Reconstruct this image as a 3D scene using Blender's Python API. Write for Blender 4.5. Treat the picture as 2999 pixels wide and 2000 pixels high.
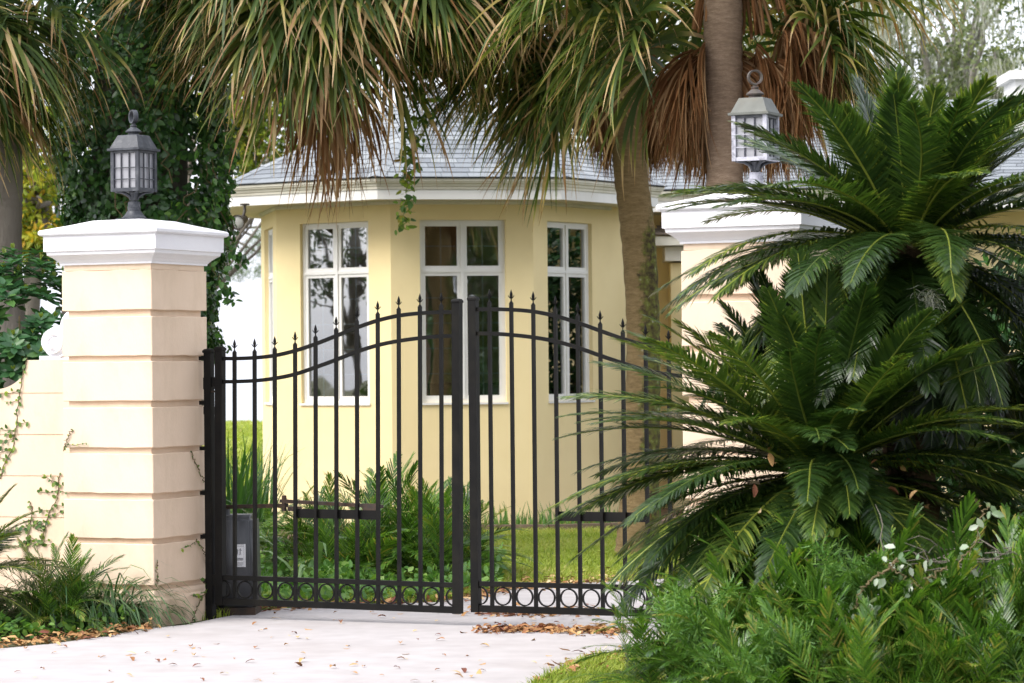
import bpy, bmesh, math, random
import numpy as np
from mathutils import Vector, Matrix, noise as mnoise

for o in list(bpy.data.objects): bpy.data.objects.remove(o)
scene = bpy.context.scene
COL = scene.collection
R = math.radians

# ------------------------------------------------------------------ camera
FPX, PW, PH, KD = 8600.0, 2999.0, 2000.0, 2999.0/2351.0
ROLL, ZC = R(0.55), 1.6
PITCH = math.atan(80.0/FPX)
FW = np.array([0, math.cos(PITCH), math.sin(PITCH)])
_U0 = np.array([0, -math.sin(PITCH), math.cos(PITCH)]); _R0 = np.array([1.0, 0, 0])
CU = _U0*math.cos(ROLL)+_R0*math.sin(ROLL); CR = _R0*math.cos(ROLL)-_U0*math.sin(ROLL)
CP = np.array([0, 0, ZC])
cam_d = bpy.data.cameras.new('camera'); cam = bpy.data.objects.new('camera', cam_d); COL.objects.link(cam)
cam_d.sensor_width = 36.0; cam_d.lens = FPX/PW*36.0
cam_d.clip_start = 0.5; cam_d.clip_end = 8000
m = Matrix.Identity(4)
for i in range(3):
    m[i][0], m[i][1], m[i][2], m[i][3] = CR[i], CU[i], -FW[i], CP[i]
cam.matrix_world = m
cam_d.dof.use_dof = True; cam_d.dof.focus_distance = 18.4; cam_d.dof.aperture_fstop = 5.6
scene.camera = cam

def ray(u, v): return FW+CR*((u*KD-PW/2)/FPX)-CU*((v*KD-PH/2)/FPX)
def at(u, v, Y):
    d = ray(u, v); return CP+d*(Y/d[1])
def G(u, v, z=0.0):
    d = ray(u, v); return CP+d*((z-ZC)/d[2])
def on_plane(u, v, o, n):
    d = ray(u, v); return CP+d*(np.dot(o-CP, n)/np.dot(d, n))

# ------------------------------------------------------------------ world, sun, exposure
SUN_AZ, SUN_EL = math.atan2(-0.62, -0.45), R(48)
world = bpy.data.worlds.new('World'); scene.world = world; world.use_nodes = True
nt = world.node_tree; nt.nodes.clear()
sky = nt.nodes.new('ShaderNodeTexSky'); sky.sky_type = 'NISHITA'; sky.sun_disc = False
sky.sun_elevation = SUN_EL; sky.sun_rotation = SUN_AZ; sky.dust_density = 4.0; sky.air_density = 1.0
hs = nt.nodes.new('ShaderNodeHueSaturation'); hs.inputs['Saturation'].default_value = 0.38
mixw = nt.nodes.new('ShaderNodeMix'); mixw.data_type = 'RGBA'; mixw.inputs[0].default_value = 0.45
mixw.inputs[7].default_value = (7.9, 8.1, 9.0, 1)
bg = nt.nodes.new('ShaderNodeBackground'); bg.inputs['Strength'].default_value = 0.13
wo = nt.nodes.new('ShaderNodeOutputWorld')
nt.links.new(sky.outputs[0], hs.inputs['Color']); nt.links.new(hs.outputs[0], mixw.inputs[6])
nt.links.new(mixw.outputs[2], bg.inputs['Color']); nt.links.new(bg.outputs[0], wo.inputs['Surface'])
sun_d = bpy.data.lights.new('sun', 'SUN'); sun_d.energy = 1.3; sun_d.angle = R(32); sun_d.color = (1, 0.965, 0.91)
sun = bpy.data.objects.new('sun', sun_d); COL.objects.link(sun)
sdir = Vector((math.sin(SUN_AZ)*math.cos(SUN_EL), math.cos(SUN_AZ)*math.cos(SUN_EL), math.sin(SUN_EL)))
sun.rotation_euler = (-sdir).to_track_quat('-Z', 'Y').to_euler(); sun.location = (-8, -6, 20)
vs = scene.view_settings
vs.view_transform = 'Standard'; vs.look = 'None'; vs.gamma = 1.0; vs.use_curve_mapping = False
vs.exposure = 1.22
scene.render.engine = 'CYCLES'
scene.render.resolution_x, scene.render.resolution_y = 1024, 683
scene.cycles.max_bounces = 8; scene.cycles.transparent_max_bounces = 16
scene.cycles.diffuse_bounces = 4

# ------------------------------------------------------------------ mesh helpers
class MB:
    def __init__(s): s.V = []; s.F = []; s.T = []; s.n = 0
    def add(s, verts, faces, t=0.5):
        verts = np.asarray(verts, float).reshape(-1, 3)
        s.V.append(verts)
        s.T.append(np.broadcast_to(np.asarray(t, float), (len(verts),)).astype(float))
        s.F.append(([len(f) for f in faces], [i+s.n for f in faces for i in f])); s.n += len(verts)
        return s
    def addq(s, verts, quads, t):
        verts = np.asarray(verts, float).reshape(-1, 3); quads = np.asarray(quads, int)
        s.V.append(verts); s.T.append(np.broadcast_to(np.asarray(t, float), (len(verts),)).astype(float))
        s.F.append(([quads.shape[1]]*len(quads), (quads+s.n).ravel())); s.n += len(verts)
        return s
    def box(s, c, size, t=0.5, rz=0.0, M=None):
        x, y, z = [q/2 for q in size]
        v = np.array([(a, b, d) for a in (-x, x) for b in (-y, y) for d in (-z, z)])
        if rz:
            cc, ss = math.cos(rz), math.sin(rz); v = v @ np.array([[cc, ss, 0], [-ss, cc, 0], [0, 0, 1]])
        if M is not None: v = v @ np.asarray(M).T
        return s.add(v+np.asarray(c, float), [(0, 1, 3, 2), (4, 6, 7, 5), (0, 4, 5, 1), (2, 3, 7, 6), (0, 2, 6, 4), (1, 5, 7, 3)], t)
    def tube(s, pts, rads, n=8, t=0.5, cap=True):
        pts = np.asarray(pts, float); k = len(pts); rads = np.broadcast_to(np.asarray(rads, float), (k,))
        tan = np.gradient(pts, axis=0); tan /= np.linalg.norm(tan, axis=1)[:, None]+1e-9
        ref = np.array([1.0, 0, 0]) if abs(tan[0][0]) < 0.8 else np.array([0, 1.0, 0])
        vs_ = []
        for i in range(k):
            a = np.cross(tan[i], ref); a /= np.linalg.norm(a)+1e-9; b = np.cross(tan[i], a); ref = np.cross(a, tan[i])
            for j in range(n):
                q = 2*math.pi*j/n; vs_.append(pts[i]+rads[i]*(a*math.cos(q)+b*math.sin(q)))
        f = [(i*n+j, i*n+(j+1) % n, (i+1)*n+(j+1) % n, (i+1)*n+j) for i in range(k-1) for j in range(n)]
        if cap: f += [tuple(range(n))[::-1], tuple((k-1)*n+j for j in range(n))]
        return s.add(vs_, f, t)
    def lathe(s, prof, n=20, c=(0, 0, 0), t=0.5, square=False, rz=0.0):
        if square: n = 4
        vs_ = []
        for r, z in prof:
            for j in range(n):
                q = 2*math.pi*j/n+(math.pi/4 if square else 0)+rz; rr = r*math.sqrt(2) if square else r
                vs_.append((c[0]+rr*math.cos(q), c[1]+rr*math.sin(q), c[2]+z))
        k = len(prof)
        f = [(i*n+j, i*n+(j+1) % n, (i+1)*n+(j+1) % n, (i+1)*n+j) for i in range(k-1) for j in range(n)]
        f += [tuple(range(n))[::-1], tuple((k-1)*n+j for j in range(n))]
        return s.add(vs_, f, t)
    def prism(s, poly, d0, d1, axis='y', t=0.5):
        """poly of (a, z) pairs extruded along y (or (x,y) pairs along z)"""
        n = len(poly)
        if axis == 'y': v = [(a, d0, b) for a, b in poly]+[(a, d1, b) for a, b in poly]
        else: v = [(a, b, d0) for a, b in poly]+[(a, b, d1) for a, b in poly]
        f = [tuple(range(n)), tuple(range(n, 2*n))[::-1]]+[(i, n+i, n+(i+1) % n, (i+1) % n) for i in range(n)]
        return s.add(v, f, t)
    def strips(s, P, S, Wd, T):
        P = np.asarray(P, float); N, K, _ = P.shape
        S = np.asarray(S, float)
        if S.ndim == 2: S = np.repeat(S[:, None, :], K, 1)
        Wd = np.broadcast_to(Wd, (N, K)); T = np.broadcast_to(T, (N, K))
        v = np.stack([P-S*Wd[..., None]/2, P+S*Wd[..., None]/2], 2).reshape(-1, 3)
        b = (np.arange(N)*2*K)[:, None]+(np.arange(K-1)*2)[None, :]
        q = np.stack([b, b+1, b+3, b+2], -1).reshape(-1, 4)
        return s.addq(v, q, np.repeat(T[..., None], 2, 2).ravel())
    def leaves(s, O, D, N, L, Wd, T, bend=0.12):
        """oval leaves: O base points, D directions, N normals"""
        O = np.asarray(O, float); n = len(O)
        D = D/(np.linalg.norm(D, axis=1)[:, None]+1e-9)
        S = np.cross(D, N); S /= np.linalg.norm(S, axis=1)[:, None]+1e-9; U = np.cross(S, D)
        L = np.broadcast_to(L, (n,)); Wd = np.broadcast_to(Wd, (n,))
        def p(a, b, c): return O+D*(L*a)[:, None]+S*(Wd*b)[:, None]+U*(L*c)[:, None]
        v = np.stack([p(0, 0, 0), p(.3, -.45, .06), p(.3, .45, .06), p(.68, -.4, .02-bend*.4), p(.68, .4, .02-bend*.4), p(1, 0, -bend),
                      p(.3, 0, .0), p(.68, 0, -.04-bend*.4)], 1).reshape(-1, 3)
        b = (np.arange(n)*8)[:, None]
        tri = np.concatenate([b+np.array([[0, 6, 1]]), b+np.array([[0, 2, 6]]), b+np.array([[3, 7, 5]]), b+np.array([[7, 4, 5]])])
        quad = np.concatenate([b+np.array([[1, 6, 7, 3]]), b+np.array([[6, 2, 4, 7]])])
        T = np.repeat(np.broadcast_to(T, (n,)), 8)
        k = s.n
        s.addq(v, tri, T); s.F.append(([4]*len(quad), (quad+k).ravel()))
        return s
    def mesh(s, name, mat, smooth=False, sharp=40):
        V = np.concatenate(s.V); T = np.concatenate(s.T)
        cnt = np.concatenate([np.asarray(f[0], int) for f in s.F]); idx = np.concatenate([np.asarray(f[1], int) for f in s.F])
        me = bpy.data.meshes.new(name)
        me.vertices.add(len(V)); me.vertices.foreach_set('co', V.ravel())
        me.loops.add(len(idx)); me.loops.foreach_set('vertex_index', idx)
        st = np.concatenate([[0], np.cumsum(cnt)[:-1]])
        me.polygons.add(len(cnt)); me.polygons.foreach_set('loop_start', st)
        me.polygons.foreach_set('use_smooth', np.full(len(cnt), smooth))
        at_ = me.attributes.new('t', 'FLOAT', 'POINT'); at_.data.foreach_set('value', T)
        me.update(calc_edges=True); me.validate()
        if smooth and sharp: me.set_sharp_from_angle(angle=R(sharp))
        if mat is not None: me.materials.append(mat)
        return me
    def build(s, name, mat, parent=None, smooth=False, sharp=40, loc=None, rz=0.0):
        return link(name, s.mesh(name, mat, smooth, sharp), parent, loc, rz)

def link(name, me, parent=None, loc=None, rz=0.0):
    o = bpy.data.objects.new(name, me); COL.objects.link(o)
    if parent is not None: o.parent = parent
    if loc is not None: o.location = tuple(float(q) for q in loc)
    if rz: o.rotation_euler = (0, 0, rz)
    return o
def tag(o, label, cat, group=None):
    o['label'] = label; o['category'] = cat
    if group: o['group'] = group
    return o
def thing(name, label, cat, loc=(0, 0, 0), rz=0.0, group=None):
    return tag(link(name, None, None, loc, rz), label, cat, group)
def structure(o): o['kind'] = 'structure'; return o
def stuff(o, label=None, cat=None):
    o['kind'] = 'stuff'
    if label: tag(o, label, cat)
    return o

# ------------------------------------------------------------------ materials
def newmat(name):
    mt = bpy.data.materials.new(name); mt.use_nodes = True
    n = mt.node_tree; n.nodes.clear()
    out = n.nodes.new('ShaderNodeOutputMaterial')
    return mt, n, out
def setramp(node, stops):
    el = node.color_ramp.elements
    while len(el) > 1: el.remove(el[-1])
    el[0].position = stops[0][0]; el[0].color = (*stops[0][1], 1)
    for p, c in stops[1:]:
        e = el.new(p); e.color = (*c, 1)
def plain(name, c1, c2=None, scale=6.0, rough=0.7, bump=0.0, bscale=60.0, metal=0.0, spec=0.4, dirt=None, dscale=1.5, damt=0.5, detail=6, stretch=None, bdist=0.01):
    mt, n, out = newmat(name)
    L = n.links
    b = n.nodes.new('ShaderNodeBsdfPrincipled'); L.new(b.outputs[0], out.inputs[0])
    b.inputs['Roughness'].default_value = rough; b.inputs['Metallic'].default_value = metal
    b.inputs['Specular IOR Level'].default_value = spec
    tc = n.nodes.new('ShaderNodeTexCoord')
    src = tc.outputs['Object']
    if stretch:
        mp = n.nodes.new('ShaderNodeMapping'); mp.inputs['Scale'].default_value = stretch; L.new(src, mp.inputs[0]); src = mp.outputs[0]
    nz = n.nodes.new('ShaderNodeTexNoise'); nz.inputs['Scale'].default_value = scale; nz.inputs['Detail'].default_value = detail
    L.new(src, nz.inputs['Vector'])
    rp = n.nodes.new('ShaderNodeValToRGB'); setramp(rp, [(0.3, c1), (0.7, c2 or c1)]); L.new(nz.outputs['Fac'], rp.inputs[0])
    col = rp.outputs[0]
    if dirt:
        n2 = n.nodes.new('ShaderNodeTexNoise'); n2.inputs['Scale'].default_value = dscale; n2.inputs['Detail'].default_value = 8; n2.inputs['Roughness'].default_value = .65
        L.new(src, n2.inputs['Vector'])
        r2 = n.nodes.new('ShaderNodeValToRGB'); setramp(r2, [(0.5, (0, 0, 0)), (0.75, (damt,)*3)]); L.new(n2.outputs['Fac'], r2.inputs[0])
        mx = n.nodes.new('ShaderNodeMix'); mx.data_type = 'RGBA'; L.new(r2.outputs[0], mx.inputs[0]); L.new(col, mx.inputs[6]); mx.inputs[7].default_value = (*dirt, 1)
        col = mx.outputs[2]
    L.new(col, b.inputs['Base Color'])
    if bump:
        n3 = n.nodes.new('ShaderNodeTexNoise'); n3.inputs['Scale'].default_value = bscale; n3.inputs['Detail'].default_value = 4
        L.new(src, n3.inputs['Vector'])
        bp = n.nodes.new('ShaderNodeBump'); bp.inputs['Strength'].default_value = bump; bp.inputs['Distance'].default_value = bdist
        L.new(n3.outputs['Fac'], bp.inputs['Height']); L.new(bp.outputs[0], b.inputs['Normal'])
    return mt
def foliage(name, stops, rough=0.45, trans=0.28, spec=0.4, rnd=0.12, tmul=1.5):
    mt, n, out = newmat(name); L = n.links
    a = n.nodes.new('ShaderNodeAttribute'); a.attribute_name = 't'
    oi = n.nodes.new('ShaderNodeObjectInfo')
    ma = n.nodes.new('ShaderNodeMath'); ma.operation = 'MULTIPLY_ADD'; ma.inputs[1].default_value = rnd; ma.inputs[2].default_value = -rnd/2
    L.new(oi.outputs['Random'], ma.inputs[0])
    ad = n.nodes.new('ShaderNodeMath'); ad.operation = 'ADD'; L.new(ma.outputs[0], ad.inputs[0]); L.new(a.outputs['Fac'], ad.inputs[1])
    rp = n.nodes.new('ShaderNodeValToRGB'); setramp(rp, stops); L.new(ad.outputs[0], rp.inputs[0])
    b = n.nodes.new('ShaderNodeBsdfPrincipled'); b.inputs['Roughness'].default_value = rough; b.inputs['Specular IOR Level'].default_value = spec
    L.new(rp.outputs[0], b.inputs['Base Color'])
    tr = n.nodes.new('ShaderNodeBsdfTranslucent')
    mu = n.nodes.new('ShaderNodeMix'); mu.data_type = 'RGBA'; mu.blend_type = 'MULTIPLY'; mu.inputs[0].default_value = 1
    L.new(rp.outputs[0], mu.inputs[6]); mu.inputs[7].default_value = (tmul*1.15, tmul*1.2, tmul*.6, 1); L.new(mu.outputs[2], tr.inputs['Color'])
    mx = n.nodes.new('ShaderNodeMixShader'); mx.inputs[0].default_value = trans
    L.new(b.outputs[0], mx.inputs[1]); L.new(tr.outputs[0], mx.inputs[2]); L.new(mx.outputs[0], out.inputs[0])
    return mt
def attrmat(name, stops, rough=0.8, spec=0.3, bump=0.0, bscale=40, rnd=0.0, nmix=0.0, nscale=8):
    """colour from the per-piece tint"""
    mt, n, out = newmat(name); L = n.links
    a = n.nodes.new('ShaderNodeAttribute'); a.attribute_name = 't'; fac = a.outputs['Fac']
    tc = n.nodes.new('ShaderNodeTexCoord')
    if rnd:
        oi = n.nodes.new('ShaderNodeObjectInfo')
        ma = n.nodes.new('ShaderNodeMath'); ma.operation = 'MULTIPLY_ADD'; ma.inputs[1].default_value = rnd; ma.inputs[2].default_value = -rnd/2
        L.new(oi.outputs['Random'], ma.inputs[0])
        ad = n.nodes.new('ShaderNodeMath'); L.new(ma.outputs[0], ad.inputs[0]); L.new(fac, ad.inputs[1]); fac = ad.outputs[0]
    if nmix:
        nz = n.nodes.new('ShaderNodeTexNoise'); nz.inputs['Scale'].default_value = nscale; nz.inputs['Detail'].default_value = 8; L.new(tc.outputs['Object'], nz.inputs['Vector'])
        m2 = n.nodes.new('ShaderNodeMath'); m2.operation = 'MULTIPLY_ADD'; m2.inputs[1].default_value = nmix; m2.inputs[2].default_value = -nmix/2; L.new(nz.outputs['Fac'], m2.inputs[0])
        a2 = n.nodes.new('ShaderNodeMath'); L.new(m2.outputs[0], a2.inputs[0]); L.new(fac, a2.inputs[1]); fac = a2.outputs[0]
    rp = n.nodes.new('ShaderNodeValToRGB'); setramp(rp, stops); L.new(fac, rp.inputs[0])
    b = n.nodes.new('ShaderNodeBsdfPrincipled'); b.inputs['Roughness'].default_value = rough; b.inputs['Specular IOR Level'].default_value = spec
    L.new(rp.outputs[0], b.inputs['Base Color']); L.new(b.outputs[0], out.inputs[0])
    if bump:
        n3 = n.nodes.new('ShaderNodeTexNoise'); n3.inputs['Scale'].default_value = bscale; n3.inputs['Detail'].default_value = 5; L.new(tc.outputs['Object'], n3.inputs['Vector'])
        bp = n.nodes.new('ShaderNodeBump'); bp.inputs['Strength'].default_value = bump; bp.inputs['Distance'].default_value = 0.01
        L.new(n3.outputs['Fac'], bp.inputs['Height']); L.new(bp.outputs[0], b.inputs['Normal'])
    return mt

M = {}
M['cream'] = plain('cream_stucco', (.75, .595, .455), (.71, .555, .415), 5, .85, .25, 90, dirt=(.54, .41, .28), dscale=3.5, damt=.6, spec=.2, bdist=.006, stretch=(1, 1, .45))
M['white'] = plain('white_stucco', (.82, .81, .83), (.77, .76, .79), 4, .8, .45, 120, dirt=(.62, .60, .58), dscale=3, damt=.3, spec=.25, bdist=.004)
M['iron'] = plain('black_iron', (.006, .006, .006), (.010, .0095, .009), 12, .45, .15, 50, spec=.10, dirt=(.02, .018, .013), dscale=5, damt=.5, bdist=.002)
M['lampmetal'] = plain('grey_lamp_metal', (.028, .031, .040), (.050, .054, .065), 25, .5, .2, 80, spec=.4, dirt=(.16, .165, .17), dscale=26, damt=.5, bdist=.002)
M['lampgreen'] = plain('weathered_lamp_metal', (.10, .105, .092), (.15, .155, .14), 12, .6, .15, 80, dirt=(.12, .10, .06), dscale=9, damt=.5, bdist=.002)
M['lamppeel'] = plain('peeling_white_paint', (.46, .46, .52), (.34, .34, .39), 30, .7, .3, 90, dirt=(.035, .035, .045), dscale=26, damt=1.0, bdist=.003)
M['lampdark'] = plain('dark_lamp_bar', (.03, .03, .045), (.06, .06, .08), 30, .6)
M['lampknob'] = plain('oxidised_knob', (.10, .085, .07), (.05, .045, .045), 40, .6, dirt=(.16, .07, .05), dscale=40, damt=.7)
M['house'] = plain('yellow_stucco', (.85, .705, .40), (.82, .675, .37), 2.5, .88, .15, 120, dirt=(.66, .51, .28), dscale=.9, damt=.35, spec=.2, bdist=.003)
M['housetrim'] = plain('white_trim_paint', (.76, .75, .72), (.70, .69, .66), 2.5, .6, .08, 60, dirt=(.48, .45, .38), dscale=1.8, damt=.4, stretch=(1, 1, .35))
M['crown'] = plain('cream_trim_paint', (.72, .69, .60), (.66, .63, .53), 2.5, .6, dirt=(.42, .38, .28), dscale=2.2, damt=.5)
M['winframe'] = plain('white_window_frame', (.78, .77, .74), (.72, .71, .68), 6, .45, spec=.5)
M['soffit'] = plain('soffit_paint', (.66, .62, .48), (.60, .55, .42), 3, .8)
M['grille'] = plain('pale_grille', (.80, .84, .76), None, 5, .6)
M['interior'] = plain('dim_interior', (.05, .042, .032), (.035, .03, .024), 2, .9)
M['blind'] = plain('window_blind', (.45, .36, .24), (.40, .32, .20), 4, .8)
M['shingle'] = attrmat('grey_shingles', [(0, (.18, .195, .215)), (.5, (.245, .265, .285)), (1, (.31, .33, .345))], .95, .15, .5, 150, rnd=.35, nmix=.35, nscale=9)
M['roofbase'] = plain('roof_felt', (.05, .055, .06), None, 5, .95)
M['brownshingle'] = attrmat('brown_shingles', [(0, (.10, .08, .06)), (.5, (.17, .14, .11)), (1, (.25, .21, .17))], .95, .15, .5, 150, nmix=.4)
M['concrete'] = plain('pale_concrete', (.455, .43, .43), (.39, .365, .365), 5, .9, .5, 160, dirt=(.35, .315, .305), dscale=1.1, damt=.75, spec=.2, bdist=.004, detail=12)
M['soil'] = plain('ground_soil', (.055, .065, .022), (.10, .085, .045), 3.0, .95, .5, 60, dirt=(.17, .23, .045), dscale=.8, damt=.8, bdist=.02)
M['mulch'] = plain('mulch', (.13, .075, .045), (.22, .14, .085), 30, .95, .9, 70, bdist=.02)
M['edging'] = plain('timber_edging', (.16, .11, .08), (.22, .16, .11), 8, .9, .4, 60)
M['bark'] = plain('oak_bark', (.10, .085, .07), (.21, .185, .155), 6, .95, 1.0, 14, dirt=(.05, .04, .03), dscale=3, damt=.8, stretch=(1, 1, .3), bdist=.03)
M['greybark'] = plain('pale_grey_bark', (.22, .20, .175), (.34, .32, .29), 5, .95, .8, 16, dirt=(.12, .11, .09), dscale=3, damt=.7, bdist=.02)
M['plastic'] = plain('dark_grey_plastic', (.055, .057, .062), (.07, .072, .078), 3, .38, .1, 150, spec=.5, bdist=.001)
M['sticker'] = plain('sticker_white', (.80, .80, .82), None, 5, .5)
M['ink'] = plain('sticker_ink', (.06, .06, .08), None, 5, .6)
M['steel'] = plain('dark_steel', (.025, .022, .02), (.07, .04, .025), 20, .55, metal=.3)
M['lawn'] = foliage('lawn_blades', [(0, (.08, .13, .015)), (.5, (.25, .33, .045)), (.85, (.40, .42, .10)), (1, (.50, .42, .20))], .6, .3, .25, 0)
M['litter'] = attrmat('dry_leaves', [(0, (.16, .055, .035)), (.35, (.30, .14, .055)), (.7, (.48, .29, .12)), (1, (.60, .46, .28))], .75, .3, rnd=.7)
M['palm'] = foliage('palm_leaf', [(0, (.014, .034, .008)), (.3, (.055, .095, .02)), (.52, (.15, .18, .03)), (.68, (.36, .31, .09)), (.82, (.50, .36, .20)), (1, (.27, .135, .055))], .5, .3, .35, .10)
M['deadpalm'] = foliage('dead_palm_leaf', [(0, (.10, .042, .016)), (.5, (.21, .098, .040)), (1, (.40, .25, .135))], .8, .15, .12, .4)
M['petiole'] = plain('palm_petiole', (.22, .20, .06), (.32, .22, .10), 6, .6)
M['sago'] = foliage('sago_leaf', [(0, (.011, .027, .007)), (.35, (.029, .064, .014)), (.7, (.070, .120, .022)), (1, (.30, .34, .055))], .30, .30, .6, .5)
M['sagotrunk'] = plain('sago_trunk', (.06, .04, .025), (.16, .10, .06), 12, .95, 1.0, 25, bdist=.03)
M['coontie'] = foliage('coontie_leaf', [(0, (.014, .040, .006)), (.5, (.058, .140, .018)), (.8, (.13, .24, .03)), (1, (.32, .28, .07))], .30, .30, .55, .35)
M['ivy'] = foliage('ivy_leaf', [(0, (.014, .040, .014)), (.5, (.042, .115, .030)), (.85, (.10, .23, .045)), (1, (.20, .36, .05))], .36, .28, .55, .2)
M['bush'] = foliage('bush_leaf', [(0, (.014, .05, .018)), (.5, (.04, .115, .04)), (.8, (.09, .18, .04)), (1, (.30, .33, .04))], .38, .22, .5, .25)
M['vine'] = foliage('vine_leaf', [(0, (.03, .075, .03)), (.5, (.09, .17, .04)), (.85, (.25, .34, .04)), (1, (.35, .16, .06))], .5, .3, .35, .35)
M['vinestem'] = plain('vine_stem', (.10, .09, .04), (.17, .12, .06), 20, .8)
M['paleleaf'] = foliage('silvery_vine_leaf', [(0, (.13, .22, .11)), (.5, (.26, .34, .22)), (1, (.44, .48, .40))], .45, .2, .5, .5)
M['oakleaf'] = foliage('oak_leaf', [(0, (.05, .085, .03)), (.5, (.15, .19, .085)), (1, (.30, .33, .17))], .5, .3, .35, .1)
M['yellowleaf'] = foliage('yellow_green_leaf', [(0, (.06, .10, .018)), (.45, (.20, .26, .035)), (.8, (.42, .40, .045)), (1, (.55, .34, .04))], .55, .4, .3, .1)
M['darkleaf'] = foliage('dark_tree_leaf', [(0, (.02, .04, .012)), (.5, (.05, .09, .022)), (1, (.10, .15, .035))], .5, .25, .35, .1)
M['pine'] = foliage('pine_needles', [(0, (.06, .11, .05)), (1, (.17, .23, .10))], .6, .2, .3, .1)
M['moss'] = foliage('spanish_moss', [(0, (.22, .23, .20)), (1, (.46, .47, .43))], .9, .3, .1, .2)
M['liriope'] = foliage('liriope_leaf', [(0, (.02, .055, .022)), (.5, (.055, .13, .045)), (.85, (.17, .26, .11)), (1, (.33, .25, .14))], .4, .22, .5, .1)
M['cover'] = foliage('ground_cover_leaf', [(0, (.03, .085, .02)), (.5, (.085, .20, .04)), (1, (.22, .34, .06))], .45, .3, .4, .1)

def trunkmat(name, c1, c2, moss=None):
    mt, n, out = newmat(name); L = n.links
    tc = n.nodes.new('ShaderNodeTexCoord')
    mp = n.nodes.new('ShaderNodeMapping'); mp.inputs['Scale'].default_value = (1, 1, 4.5); L.new(tc.outputs['Object'], mp.inputs[0])
    nz = n.nodes.new('ShaderNodeTexNoise'); nz.inputs['Scale'].default_value = 11; nz.inputs['Detail'].default_value = 10; nz.inputs['Roughness'].default_value = .82; L.new(mp.outputs[0], nz.inputs['Vector'])
    rp = n.nodes.new('ShaderNodeValToRGB'); setramp(rp, [(.3, tuple(q*.55 for q in c1)), (.5, c1), (.66, c2), (.8, tuple(min(1, q*1.5) for q in c2))]); L.new(nz.outputs['Fac'], rp.inputs[0])
    col = rp.outputs[0]
    if moss:
        n2 = n.nodes.new('ShaderNodeTexNoise'); n2.inputs['Scale'].default_value = 2.6; n2.inputs['Detail'].default_value = 10; n2.inputs['Roughness'].default_value = .75; L.new(tc.outputs['Object'], n2.inputs['Vector'])
        sx = n.nodes.new('ShaderNodeSeparateXYZ'); L.new(tc.outputs['Object'], sx.inputs[0])
        mr = n.nodes.new('ShaderNodeMapRange'); mr.inputs[1].default_value = -.12; mr.inputs[2].default_value = .16; mr.inputs[3].default_value = -.25; mr.inputs[4].default_value = .3; L.new(sx.outputs[0], mr.inputs[0])
        mz = n.nodes.new('ShaderNodeMapRange'); mz.inputs[1].default_value = 2.6; mz.inputs[2].default_value = 3.6; mz.inputs[3].default_value = 0; mz.inputs[4].default_value = -.4; L.new(sx.outputs[2], mz.inputs[0])
        a1 = n.nodes.new('ShaderNodeMath'); L.new(n2.outputs['Fac'], a1.inputs[0]); L.new(mr.outputs[0], a1.inputs[1])
        a2 = n.nodes.new('ShaderNodeMath'); L.new(a1.outputs[0], a2.inputs[0]); L.new(mz.outputs[0], a2.inputs[1])
        r2 = n.nodes.new('ShaderNodeValToRGB'); setramp(r2, [(.56, (0, 0, 0)), (.64, (.9,)*3)]); L.new(a2.outputs[0], r2.inputs[0])
        n4 = n.nodes.new('ShaderNodeTexNoise'); n4.inputs['Scale'].default_value = 22; n4.inputs['Detail'].default_value = 6; L.new(tc.outputs['Object'], n4.inputs['Vector'])
        r4 = n.nodes.new('ShaderNodeValToRGB'); setramp(r4, [(.35, (.035, .028, .02)), (.5, (.10, .10, .03)), (.62, (.14, .17, .03)), (.75, (.36, .36, .30))]); L.new(n4.outputs['Fac'], r4.inputs[0])
        mx = n.nodes.new('ShaderNodeMix'); mx.data_type = 'RGBA'; L.new(r2.outputs[0], mx.inputs[0]); L.new(col, mx.inputs[6]); L.new(r4.outputs[0], mx.inputs[7]); col = mx.outputs[2]
    b = n.nodes.new('ShaderNodeBsdfPrincipled'); b.inputs['Roughness'].default_value = .92; b.inputs['Specular IOR Level'].default_value = .15
    L.new(col, b.inputs['Base Color']); L.new(b.outputs[0], out.inputs[0])
    bp = n.nodes.new('ShaderNodeBump'); bp.inputs['Strength'].default_value = .7; bp.inputs['Distance'].default_value = .02
    L.new(nz.outputs['Fac'], bp.inputs['Height']); L.new(bp.outputs[0], b.inputs['Normal'])
    return mt
M['palmtrunk'] = trunkmat('palm_trunk', (.25, .175, .085), (.34, .25, .13), True)
M['palmtrunk2'] = trunkmat('palm_trunk_grey', (.235, .165, .115), (.33, .25, .18))

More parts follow.
